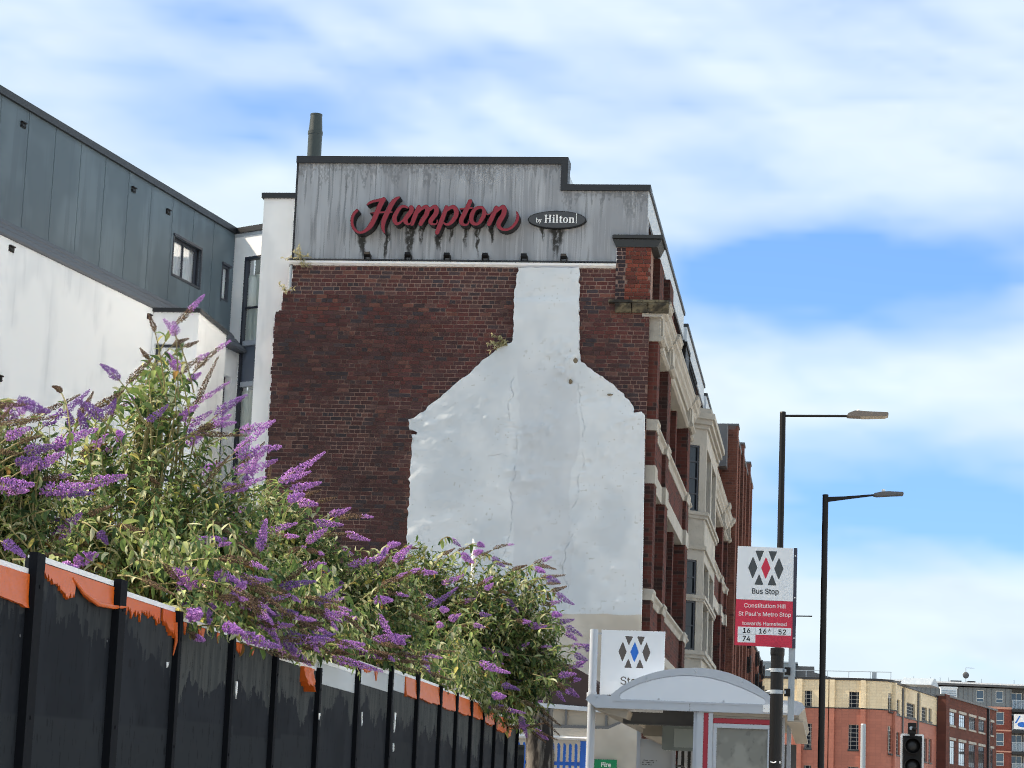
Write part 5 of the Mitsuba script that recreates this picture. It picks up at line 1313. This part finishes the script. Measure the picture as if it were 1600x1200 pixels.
# ------------------------------------------------------------------ butterfly bushes behind the hoarding
def leaf_template(curl, fold, twist):
    """A lance-shaped leaf along +x (length 1), folded along the midrib and curling down."""
    ts = np.array([0.0, 0.12, 0.32, 0.58, 0.82, 1.0])
    ws = np.array([0.02, 0.09, 0.165, 0.145, 0.075, 0.0])
    ang = -curl * ts ** 1.4
    cx = np.concatenate([[0], np.cumsum(np.diff(ts) * np.cos(ang[:-1]))])
    cz = np.concatenate([[0], np.cumsum(np.diff(ts) * np.sin(ang[:-1]))])
    v, f = [], []
    for i in range(len(ts)):
        tw = twist * ts[i]
        for sgn in (-1, 0, 1):
            y, z = sgn * ws[i], abs(sgn) * fold * ws[i]
            v.append((cx[i] - z * math.sin(ang[i]), y * math.cos(tw) - z * math.sin(tw), cz[i] + z * math.cos(ang[i]) + y * math.sin(tw)))
    for i in range(len(ts) - 1):
        a = 3 * i
        for k in (0, 1):
            f += [(a + k, a + 3 + k, a + 4 + k), (a + k, a + 4 + k, a + 1 + k)]
    return np.array(v), np.array(f)


LT = [leaf_template(c, f, t) for c, f, t in ((0.5, 0.45, 0.2), (1.1, 0.6, -0.3), (1.7, 0.5, 0.5), (0.25, 0.35, -0.2), (0.8, 0.9, 0.0), (2.3, 0.6, -0.4))]
LEAFC = np.array([S(108, 132, 78), S(142, 158, 98), S(90, 114, 78), S(172, 182, 132), S(70, 92, 64), S(196, 200, 166), S(184, 178, 104), S(140, 112, 66)])
LEAFW = np.array([0.20, 0.20, 0.16, 0.15, 0.15, 0.10, 0.03, 0.01])


def norm(a):
    return a / (np.linalg.norm(a, axis=-1, keepdims=True) + 1e-9)


def leaves_of(base, direc, length, up, col, r):
    """Leaf vertices for arrays of leaf bases, directions and sizes; returns a list of (v, f, c)."""
    d = norm(direc)
    s = norm(np.cross(up, d))
    n = np.cross(d, s)
    out = []
    which = r.integers(0, len(LT), len(base))
    for i in range(len(base)):
        tv, tf = LT[which[i]]
        w = r.uniform(0.8, 1.25)
        v = base[i] + length[i] * (tv[:, :1] * d[i] + tv[:, 1:2] * w * s[i] + tv[:, 2:] * n[i])
        out.append((v, tf, np.repeat(col[i][None], len(tv), 0) * (0.92 + 0.16 * r.random((len(tv), 1)))))
    return out


def merge(parts):
    at = np.cumsum([0] + [len(p[0]) for p in parts])
    return trimesh.Trimesh(np.vstack([p[0] for p in parts]), np.vstack([p[1] + a for p, a in zip(parts, at)]), process=False), np.vstack([p[2] for p in parts])


def spike_template(kind, seed, n=430):
    """A tapering flower spike along +z, length 1, radius 1: hundreds of little florets round a stalk."""
    r = np.random.default_rng(seed)
    vs, fs, cs = [], [], []
    octv = np.array([(1, 0, 0), (-1, 0, 0), (0, 1, 0), (0, -1, 0), (0, 0, 1), (0, 0, -1)], float)
    octf = np.array([(0, 2, 4), (2, 1, 4), (1, 3, 4), (3, 0, 4), (2, 0, 5), (1, 2, 5), (3, 1, 5), (0, 3, 5)])
    P, PL, D = S(168, 114, 192), S(208, 160, 220), S(118, 90, 150)
    B0, B1 = S(90, 75, 64), S(126, 103, 84)
    bloom = r.uniform(0.5, 0.72)
    for i in range(n):
        t = (i + r.random()) / n
        t = t ** 0.9
        prof = (min(1.0, 0.45 + 3.0 * t) * (1 - 0.78 * max(0, (t - 0.25) / 0.75) ** 1.3))
        brown = kind == 'B' or (kind == 'M' and t < bloom + r.normal(0, 0.05))
        lump = 0.9 + 0.16 * math.sin(t * 34 + seed) * (0.5 if brown else 1)
        rad = prof * lump * r.uniform(0.55, 1.05) * (0.72 if brown else 1.0)
        a = r.uniform(0, 2 * math.pi)
        c = np.array([rad * math.cos(a), rad * math.sin(a), t * 1.0])
        size = r.uniform(0.15, 0.27) * (0.5 + 0.6 * prof) * (0.85 if brown else 1.0)
        rot = trimesh.transformations.random_rotation_matrix(r.random(3))[:3, :3]
        v = (octv * [1.0, 0.75, 0.55]) @ rot.T * size
        v[:, 2] *= 0.085
        k = len(vs) * 6
        vs.append(v + c)
        fs.append(octf + k)
        if brown:
            col = np.array(B0) * (1 - r.random()) + np.array(B1) * r.random()
        else:
            x = r.random()
            col = np.array(P) * (1 - x) + np.array(PL if kind in 'PM' and r.random() < 0.6 else D) * x
            if kind == 'D':
                col = np.array(D) * r.uniform(0.8, 1.2) + 0.25 * x * np.array(P)
        cs.append(np.repeat(np.clip(col * r.uniform(0.8, 1.2), 0, 1)[None], 6, 0))
    v = np.vstack(vs)
    v[:, 0] += 1.6 * (v[:, 2] ** 2 - 0.55 * v[:, 2]) * r.uniform(-1, 1)
    return trimesh.Trimesh(v, np.vstack(fs), process=False), np.vstack(cs)


SPK = {}
for kind, cnt in (('P', 5), ('D', 4), ('B', 5), ('M', 4)):
    SPK[kind] = [mikit.ply(m, 'm_flower', color=c) for m, c in (spike_template(kind, 100 + 10 * ord(kind) + j) for j in range(cnt))]

BUSH = {
    'A': ('leftmost butterfly bush with dark purple spikes above first hoarding panels', 12.6, [(-4.7, 3.64), (-4.48, 3.7), (-4.34, 3.65), (-4.17, 3.58), (-4.14, 3.44), (-4.14, 3.23), (-4.04, 2.99), (-4.2, 2.85), (-4.42, 2.80), (-4.75, 2.80)], 330, 0.082),
    'B': ('tallest butterfly bush with long upright leader of violet spikes before white wing', 15.0, [(-5.01, 3.1), (-4.95, 3.74), (-4.82, 3.98), (-4.63, 4.02), (-4.47, 4.22), (-4.36, 4.42), (-4.29, 4.52), (-4.2, 4.50), (-4.13, 4.32), (-4.03, 4.15), (-3.94, 3.98), (-3.76, 3.80), (-3.62, 3.62), (-3.45, 3.50), (-3.39, 3.17), (-3.4, 2.80), (-3.56, 2.62), (-3.81, 2.66), (-4.04, 2.69), (-4.23, 2.78), (-4.45, 2.85), (-4.79, 2.9)], 640, 0.088),
    'C': ('middle butterfly bush with pink purple spikes leaning right over hoarding', 19.5, [(-4.71, 4.20), (-4.49, 4.22), (-4.27, 4.10), (-4.15, 3.90), (-3.93, 3.68), (-3.66, 3.58), (-3.39, 3.62), (-3.28, 3.46), (-3.16, 3.16), (-3.2, 2.82), (-3.46, 2.80), (-3.77, 2.80), (-4.08, 2.70), (-4.4, 2.78), (-4.63, 2.9), (-4.76, 3.42)], 620, 0.095),
    'D': ('farthest butterfly bush, rounded, drooping over hoarding end near the bus shelter', 26.5, [(-4.83, 4.35), (-4.55, 4.55), (-4.26, 4.42), (-4.04, 4.32), (-3.76, 4.36), (-3.47, 4.30), (-3.11, 4.17), (-2.92, 3.90), (-2.84, 3.62), (-2.74, 3.27), (-2.8, 2.93), (-2.95, 2.72), (-3.16, 2.66), (-3.41, 2.86), (-3.83, 2.95), (-4.19, 3.02), (-4.48, 3.08), (-4.69, 3.14), (-4.86, 3.7)], 640, 0.112),
}
HANG = {'B': [(13.3, 16.2, 2.50, 3.0, 120)], 'C': [(15.6, 18.2, 2.56, 3.0, 95), (18.2, 21.5, 2.72, 3.0, 40)], 'D': [(22.0, 25.0, 2.70, 3.1, 55), (24.5, 28.6, 2.52, 3.1, 170)]}
EXTRA = {'A': 22, 'B': 84, 'C': 96, 'D': 46}
SPIKES = [ln.split() for ln in """AB -4.09 12.44 3.72 -4.16 12.5 3.77
AB -4.3 11.94 3.56 -4.12 11.95 3.57
AD -4.24 12.2 3.64 -4.06 12.16 3.55
AB -4.21 11.86 3.45 -3.95 11.93 3.5
AP -4.14 11.76 3.36 -4.04 11.81 3.43
AB -4.19 12.08 3.39 -4.08 12.14 3.44
AD -4.2 12.23 3.37 -4.06 12.29 3.4
AD -4.17 12.65 3.44 -4.1 12.61 3.48
AB -4.25 11.92 3.33 -4.12 11.94 3.3
AD -4.23 12.19 3.3 -4.1 12.18 3.32
AD -4.09 12.63 3.57 -4.11 12.65 3.66
AP -4.16 12.08 3.24 -4.08 12.11 3.28
AP -4.21 11.84 3.14 -4.01 11.85 3.14
AB -4.26 12.66 3.27 -3.99 12.73 3.28
AD -4.2 12.7 3.2 -3.96 12.68 3.22
AD -4.19 12.66 3.07 -4.09 12.72 3.07
AD -3.72 10.64 2.72 -3.6 10.6 2.66
AB -4.13 12.46 2.85 -4 12.4 2.84
AP -3.67 11.35 2.69 -3.61 11.39 2.67
BM -4.31 15.36 4.68 -4.14 15.42 4.89
BP -4.13 14.76 4.49 -4.2 14.72 4.59
BP -4.08 14.57 4.46 -4.09 14.55 4.54
BB -4.13 14.28 4.42 -4.15 14.2 4.51
BB -4.13 14.7 4.42 -4.06 14.79 4.48
BB -4.23 15.32 4.53 -4.12 15.27 4.55
BP -4.1 14.76 4.27 -4.2 14.84 4.39
BM -4.31 15.49 4.36 -4.14 15.55 4.54
BM -4.24 15.63 4.42 -4.02 15.63 4.64
BP -4.21 15.42 4.33 -4.11 15.34 4.35
BB -4.23 14.09 4.06 -4.08 14.06 4.21
BB -4.19 14.39 4.27 -4.23 14.32 4.32
BD -4.13 13.6 4 -4.26 13.66 4.1
BM -4.39 15.61 4.08 -3.97 15.52 4.32
BD -4.26 16.35 4.24 -4.03 16.25 4.38
BP -4.21 15.39 4.01 -4.03 15.38 4.1
BP -4.14 15.12 3.92 -3.99 15.09 3.91
BP -4.23 15.53 3.92 -4.09 15.49 3.97
BD -4.01 12.94 3.66 -4.17 12.97 3.78
BD -4.16 13.51 3.78 -4.12 13.56 3.88
BB -4.18 13.33 3.79 -4.01 13.3 3.87
BD -4.06 12.79 3.56 -4.1 12.82 3.69
BD -4.22 14.54 3.91 -4.08 14.52 3.99
BP -4.24 15.88 3.78 -4.05 15.82 3.83
BP -4.1 13.61 3.64 -4.13 13.66 3.71
BP -4.26 16.96 4.08 -4.01 17.05 4.31
BP -4.32 17.31 4.29 -4.07 17.36 4.35
BP -4.26 16.94 3.92 -4.02 16.87 4.04
BP -4.14 13.18 3.33 -3.92 13.16 3.37
BD -4.19 13.6 3.1 -4.12 13.57 3.04
BP -4.2 13.22 2.88 -4.06 13.17 2.94
BP -4.04 15.16 3.22 -3.98 15.16 3.16
BP -4.08 15.79 3.55 -4.01 15.79 3.57
BB -4.25 16.28 3.48 -3.9 16.2 3.52
BP -4.22 16.78 3.45 -4.02 16.73 3.47
BP -4.11 16.46 3.58 -4 16.37 3.6
BP -4.05 14.85 2.9 -3.88 14.79 2.92
BB -4.21 16.08 3.05 -3.86 16.16 3.05
BB -4.2 15.94 3.14 -4.04 15.94 3.15
BP -4.12 16.02 2.93 -3.96 16.06 2.95
BD -3.65 13.74 2.69 -3.54 13.71 2.67
BP -4.12 17.06 2.93 -4.04 17.04 2.87
BP -4.15 15.9 3.41 -4.05 15.95 3.4
CP -4.25 17.25 3.97 -4.03 17.32 4.07
CP -4.21 18.18 4.04 -3.97 18.22 4.1
CP -4.29 18.63 4.12 -3.93 18.52 4.29
CP -4.12 18.21 3.98 -3.87 18.14 4.02
CP -4.09 18.04 3.87 -3.96 17.97 3.92
CB -4.07 18.47 3.97 -3.92 18.41 4
CP -4.17 18.73 3.95 -4.03 18.82 3.94
CB -4.12 19.22 4.02 -3.96 19.19 4.04
CP -4.14 19.82 3.99 -3.97 19.86 4.03
CM -4.26 20.77 4.07 -3.98 20.88 4.12
CP -4.16 19.31 3.86 -3.93 19.35 3.84
CP -4.1 18.82 3.64 -3.97 18.89 3.76
CP -4.11 20.37 3.9 -3.92 20.46 3.84
CP -4.11 17.11 3.4 -4.02 17.16 3.44
CP -4.15 18.85 3.44 -3.94 18.8 3.48
CP -4.1 19.37 3.48 -3.95 19.27 3.43
CP -4.02 19.8 3.67 -3.92 19.8 3.66
CP -4.08 21.88 3.88 -4.01 21.97 3.93
CP -4.17 21.48 3.64 -3.89 21.51 3.58
CD -4.17 22 3.72 -3.96 22.01 3.64
CM -4.23 21.73 3.39 -3.72 21.86 3.27
CD -4.1 19.21 3.25 -3.88 19.2 3.18
CD -4.12 18.94 2.96 -3.81 18.84 2.89
CD -3.51 15.41 2.64 -3.38 15.36 2.56
CP -3.67 16.12 2.64 -3.45 16.05 2.53
CP -3.59 17.07 2.66 -3.49 17.02 2.71
CP -4.06 16.96 3.19 -3.88 16.89 3.17
CB -4.25 17.82 3.23 -3.89 17.82 3.23
CP -4.16 17.41 3.08 -3.93 17.4 3.14
CB -4.19 17.56 3.05 -3.8 17.56 2.99
CP -4.13 17.97 3.02 -4.05 17.91 3.02
CP -3.61 15.12 2.73 -3.51 15.07 2.69
CD -4.06 18.83 3.04 -3.87 18.79 3.07
CD -4.05 20.31 3.09 -3.85 20.42 3
CD -4.06 21.02 3.01 -3.89 20.94 3.06
CP -4 19.45 3.31 -3.87 19.35 3.28
CD -4.06 17.97 3.11 -3.91 17.95 3.05
CP -4.1 21.96 3.86 -4.04 22.09 3.95
DP -4.6 25.11 4.3 -4.48 25.13 4.34
DP -4.72 25.66 3.91 -4.56 25.66 3.92
DM -4.56 25.72 3.97 -4.15 25.64 3.81
DB -4.52 25.65 3.94 -4.14 25.71 3.56
DB -4.76 25.85 3.63 -4.42 25.99 3.26
DP -4.77 26 4.4 -4.62 25.92 4.43
DB -4.51 25.71 4.37 -4.41 25.84 4.36
DB -4.03 25.19 4.24 -3.92 25.3 4.31
DD -3.99 25.49 4.44 -3.91 25.58 4.37
DB -3.91 25.42 4.31 -3.8 25.46 4.35
DP -3.89 25.61 4.3 -3.75 25.49 4.18
DP -3.8 25.87 4.33 -3.72 25.97 4.37
DB -3.68 25.58 4.29 -3.57 25.55 4.32
DP -3.79 26.06 4.46 -3.71 26.02 4.42
DM -3.67 26.39 4.44 -3.45 26.37 4.51
DD -3.59 25.87 4.3 -3.47 25.83 4.18
DB -3.45 25.54 4.21 -3.33 25.47 4.17
DB -3.36 25.72 4.15 -3.19 25.58 4.19
DM -3.17 26.04 4.26 -2.98 26.03 4.32
DB -3.06 25.51 4.19 -2.86 25.4 4.14
DP -3.2 26.44 4.24 -3.08 26.32 4.2
DB -3.06 25.87 4.1 -2.83 26.01 4.13
DD -2.98 25.6 4.06 -2.83 25.57 4.03
DB -3.06 26.31 4.07 -2.89 26.16 4.06
DB -2.91 25.55 3.93 -2.77 25.68 3.97
DD -2.92 26.19 3.96 -2.74 26.12 3.82
DP -2.94 25.98 3.72 -2.83 25.9 3.69
DD -2.94 26.41 3.66 -2.77 26.55 3.7
DD -2.75 25.55 3.55 -2.57 25.56 3.47
DP -2.76 25.67 3.5 -2.63 25.64 3.42
DP -2.75 26.25 3.4 -2.57 26.32 3.41
DD -2.55 25.68 3.35 -2.41 25.63 3.3
DD -2.68 25.92 3.29 -2.54 25.89 3.22
DP -2.69 26.19 3.2 -2.6 26.28 3.23
DP -2.84 25.83 3.05 -2.65 25.81 3.08
DM -2.83 25.55 2.96 -2.68 25.51 2.86
DP -2.8 26.46 2.95 -2.68 26.47 2.86
DP -2.87 26.06 2.9 -2.79 26.09 2.79
DB -3.06 26.07 2.64 -2.84 26.17 2.44
DP -3.65 25.75 3.94 -3.55 25.69 3.99
DP -3.32 26.4 3.76 -3.15 26.4 3.85
DM -3.38 26.48 3.79 -3.18 26.36 3.64
DM -3.76 26.29 3.94 -3.64 26.29 3.95
DP -3.99 25.57 3.6 -3.89 25.69 3.64
DP -3.68 25.22 3.52 -3.56 25.23 3.49
DP -3.82 25.34 3.26 -3.79 25.3 3.14
DP -4.33 25.92 3.06 -4.18 25.89 3
DP -4.18 25.89 3.17 -4.09 25.74 3.02
DP -3.52 26.52 3.39 -3.55 26.66 3.46
DD -3.47 26.19 3.88 -3.32 26.09 3.74
DB -3.49 26.16 3.64 -3.32 26.07 3.65
DM -3.31 25.87 3.63 -3.14 25.72 3.59
DP -4.02 25.16 3.67 -3.92 25.06 3.64
DP -4.06 25.27 3.51 -4.03 25.38 3.51
DB -4.16 25.34 3.22 -3.98 25.44 3.25
DP -4.42 25.09 3.13 -4.28 24.96 3.07
DP -4.2 25.15 3.2 -4.23 25.28 3.27
DB -2.86 26.33 3.16 -2.65 26.18 3.08
DP -3.12 26.45 3.38 -3.05 26.36 3.32
DD -3.64 25.36 3.65 -3.52 25.38 3.62
DB -3.85 25.3 3.5 -3.75 25.44 3.54
DB -3.22 25.86 2.78 -3.08 25.88 2.71
DB -3.55 26.08 3.96 -3.42 26.01 3.92""".strip().splitlines()]


def basis(d):
    d = norm(np.asarray(d, float))
    a = norm(np.cross(d, [0.3, 0.9, 0.31]))
    return a, np.cross(d, a), d


for bi, (name, (label, yc, outline, shoots, leaf_len)) in enumerate(BUSH.items()):
    r = np.random.default_rng(70 + bi)
    bush = thing('butterfly_bush', label, 'shrub', 'butterfly bushes behind the hoarding')
    shape = poly(outline)
    prepare(shape)
    x0, z0, x1, z1 = shape.bounds
    cx, cz = shape.centroid.x, shape.centroid.y
    leaves, stems = [], []
    pts = []
    while len(pts) < shoots:
        x, z = r.uniform(x0, x1), r.uniform(z0, z1)
        if contains_xy(shape, x, z):
            edge = shape.exterior.distance(Point(x, z))
            half = min(0.75, 0.16 + 1.25 * edge)
            y = yc + half * r.uniform(-1, 1)
            if x > -3.62 and z < 2.78 and name in 'BC':
                y = min(y, yc + 0.1)
            pts.append((x, y, z, edge))
    base = np.array([(cx - 0.35 + r.normal(0, 0.25), yc + 0.35 + r.normal(0, 0.3), 0.1) for _ in range(6)])
    base[:, 0] = np.minimum(base[:, 0], -4.0)
    hang = []
    for (y0, y1, zl, zh, cnt) in HANG.get(name, ()):
        for _ in range(cnt):
            z = zl + (zh - zl) * r.random() ** 0.8
            hang.append((-3.62 + (r.uniform(0.04, 0.28) if z < 2.8 else r.uniform(-0.25, 0.22)), r.uniform(y0, y1), z, -1.0))
    tone = {'A': 0.90, 'B': 1.12, 'C': 1.02, 'D': 0.84}[name]
    for (x, y, z, edge) in pts + hang:
        top = name == 'B' and z > 3.92
        if (top and r.random() < 0.66) or (name == 'B' and 3.6 < z < 3.92 and r.random() < 0.3):
            continue
        tip = np.array([x, y, z])
        out = np.array([(x - cx) * 0.9, (y - yc) * 0.7, 0.25 + 0.5 * (z - cz)])
        d = norm(out + np.array([0.28, -0.12, 0.55 if z > cz - 0.25 else -0.25]) + r.normal(0, 0.35, 3))
        L = r.uniform(0.30, 0.5)
        if edge < 0:
            d, L = norm(np.array([0.45, -0.25, -0.75]) + r.normal(0, 0.22, 3)), 0.8 * L
        n = int(L / 0.040)
        t = np.linspace(0, 1, n)[:, None]
        side = norm(np.cross(d, r.normal(0, 1, 3)))
        sag = np.array([0, 0, -0.10 * L])
        path = tip - d * L * (1 - t) + side * 0.06 * L * np.sin(2.4 * t) + sag * (1 - t) ** 2
        stems.append(tube(path[::max(1, n // 5)], np.linspace(0.0045, 0.0018, len(path[::max(1, n // 5)])), 4, cap=False))
        a0 = r.uniform(0, 3.14)
        nb, nd, nl = [], [], []
        u, w, dd = basis(d)
        for k in range(n):
            ph = a0 + (k % 2) * math.pi / 2
            for sgn in (1, -1):
                q = sgn * (math.cos(ph) * u + math.sin(ph) * w)
                droop = r.uniform(-0.55, 0.35) - (0.35 if z < cz else 0)
                nb.append(path[k])
                nd.append(q + 0.55 * d + np.array([0, 0, droop]) + r.normal(0, 0.15, 3))
                nl.append(leaf_len * (1.45 if top else 1.0) * r.uniform(0.55, 1.2) * (1.0 - 0.5 * (k / n) ** 2))
        col = LEAFC[r.choice(len(LEAFC), size=len(nb), p=LEAFW)] * r.uniform(0.7, 1.2, (len(nb), 1)) * tone * r.uniform(0.75, 1.15)
        up = np.array([0, 0, 1.0]) + r.normal(0, 0.35, (len(nb), 3))
        leaves += leaves_of(np.array(nb), np.array(nd), np.array(nl), up, np.clip(col, 0, 0.9), r)
    # main stems from the ground to the crown
    order = sorted(pts, key=lambda p: -p[2] + 0.4 * r.random())
    for (x, y, z, _) in order[:34]:
        b = base[r.integers(len(base))]
        e = np.array([x, y, z - 0.25])
        mid = np.array([0.65 * b[0] + 0.35 * e[0], 0.65 * b[1] + 0.35 * e[1], 0.55 * e[2]])
        t = np.linspace(0, 1, 9)[:, None]
        path = (1 - t) ** 2 * b + 2 * t * (1 - t) * mid + t * t * e
        part(bush, 'stem', tube(path, np.linspace(0.017, 0.005, 9), 6, cap=False), 'm_stem')
    # spikes, each on its own stalk with a few leaves at its foot
    mine = [q for q in SPIKES if q[0][0] == name]
    outer = [p for p in pts if ((p[1] < yc and p[3] < 0.7) or p[3] < 0.16) and p[2] < 4.1]
    outer = [outer[j] for j in r.permutation(len(outer))] + hang[::2]
    for j in range(EXTRA[name]):
        x, y, z, edge = outer[-1 - j // 2 if j % 2 == 1 and len(hang) > j else j % len(outer)]
        hi = np.clip((z - cz) / 0.8, -1, 1)
        dd = norm(np.array([0.8, -0.35, 0.12 + 0.4 * hi]) + r.normal(0, 0.28, 3)) * r.uniform(0.17, 0.36)
        q0 = np.array([x, y - 0.06, z])
        mine.append([name + str(r.choice(list('PPPDDBBBBMMM')))] + [*q0, *(q0 + dd)])
    for s in mine:
        kind = s[0][1]
        p0, p1 = np.array([float(v) for v in s[1:4]]), np.array([float(v) for v in s[4:7]])
        d = p1 - p0
        L = float(np.linalg.norm(d))
        dirn = d / L
        rad = {'P': 0.037, 'D': 0.033, 'B': 0.029, 'M': 0.033}[kind] * r.uniform(0.85, 1.15) * (1.0 if L > 0.15 else 0.85) * (1.12 if name == 'D' else 1)
        u, w, _ = basis(dirn)
        m = np.eye(4)
        m[:3, 0], m[:3, 1], m[:3, 2], m[:3, 3] = u * rad, w * rad, d * 1.04, p0
        part(bush, 'flower_spike', None, None, shape=SPK[kind][r.integers(len(SPK[kind]))], to_world=T(m))
        back = np.array([cx, yc, cz - 0.3]) - p0
        back = norm(back)
        foot = p0 - dirn * 0.22 + back * 0.12 + np.array([0, 0, -0.06])
        t = np.linspace(0, 1, 6)[:, None]
        path = (1 - t) ** 2 * foot + 2 * t * (1 - t) * (p0 - dirn * 0.10) + t * t * (p0 + d * 0.4)
        stems.append(tube(path, np.linspace(0.0055, 0.003, 6), 5, cap=False))
        nb, nd, nl = [], [], []
        for k in range(7):
            tt = r.uniform(0, 0.75)
            q = (1 - tt) ** 2 * foot + 2 * tt * (1 - tt) * (p0 - dirn * 0.10) + tt * tt * (p0 + d * 0.1)
            nb.append(q)
            nd.append(r.normal(0, 0.7, 3) + dirn * 0.4 + np.array([0, 0, -0.25]))
            nl.append(leaf_len * r.uniform(0.6, 1.1))
        col = LEAFC[r.choice(len(LEAFC), size=7, p=LEAFW)]
        leaves += leaves_of(np.array(nb), np.array(nd), np.array(nl), np.array([0, 0, 1.0]) + r.normal(0, 0.3, (7, 3)), col, r)
    part(bush, 'twigs', cat(stems), 'm_stem', kind='stuff')
    # the 300 leaves that show largest as parts of their own, the rest as one mass
    cen = np.array([l[0].mean(0) for l in leaves])
    big = np.array([np.linalg.norm(l[0][-2] - l[0][1]) for l in leaves])
    score = big / np.linalg.norm(cen - EYE, axis=1) * r.uniform(0.7, 1.3, len(leaves)) * np.where(cen[:, 1] < yc, 1.3, 1.0)
    pick = set(np.argsort(-score)[:300].tolist())
    for i in pick:
        part(bush, 'leaf', trimesh.Trimesh(leaves[i][0], leaves[i][1], process=False), 'm_leaf', smooth=True, color=leaves[i][2])
    m, c = merge([l for i, l in enumerate(leaves) if i not in pick])
    part(bush, 'foliage', m, 'm_leaf', smooth=True, color=c, kind='stuff')

# weeds rooted in the gable
for label, x, y, z, n, ln, lean in (('pale weed tuft growing from left end of cream ledge', -9.95, 43.86, 11.70, 26, 0.20, 0.3), ('pale weed tuft on broken brick edge at left', -10.25, 43.92, 11.08, 22, 0.17, -0.1),
                                    ('dry weed rooted where white chimney meets its left shoulder', -5.98, 43.86, 10.10, 34, 0.22, -0.8), ('sparse dry weed hanging below left end of cream ledge', -9.95, 43.88, 11.55, 12, 0.14, 0.2)):
    r = np.random.default_rng(int(abs(x * 100 + z * 7)))
    wd = thing('weed', label, 'weed', 'weeds on the gable')
    st, lv = [], []
    for k in range(max(5, n // 4)):
        d = norm(np.array([lean + r.normal(0, 0.7), -0.4 + r.normal(0, 0.2), 0.5 + r.normal(0, 0.4)]))
        path = np.array([x, y, z]) + np.linspace(0, 1, 6)[:, None] * d * ln * r.uniform(0.7, 1.8) + np.linspace(0, 1, 6)[:, None] ** 2 * np.array([0, 0, -0.06])
        st.append(tube(path, np.linspace(0.005, 0.002, 6), 4, cap=False))
        nb = np.repeat(path[1:], 2, 0)
        nd = r.normal(0, 0.8, (len(nb), 3)) + d
        lv += leaves_of(nb, nd, np.full(len(nb), ln * 0.42), np.array([0, 0, 1.0]) + r.normal(0, 0.3, (len(nb), 3)), np.array([S(176, 172, 138)] * len(nb)) * r.uniform(0.7, 1.25, (len(nb), 1)), r)
    part(wd, 'stalks', cat(st), 'm_stem', kind='stuff')
    m, c = merge(lv)
    part(wd, 'leaves', m, 'm_leaf', smooth=True, color=c, kind='stuff')
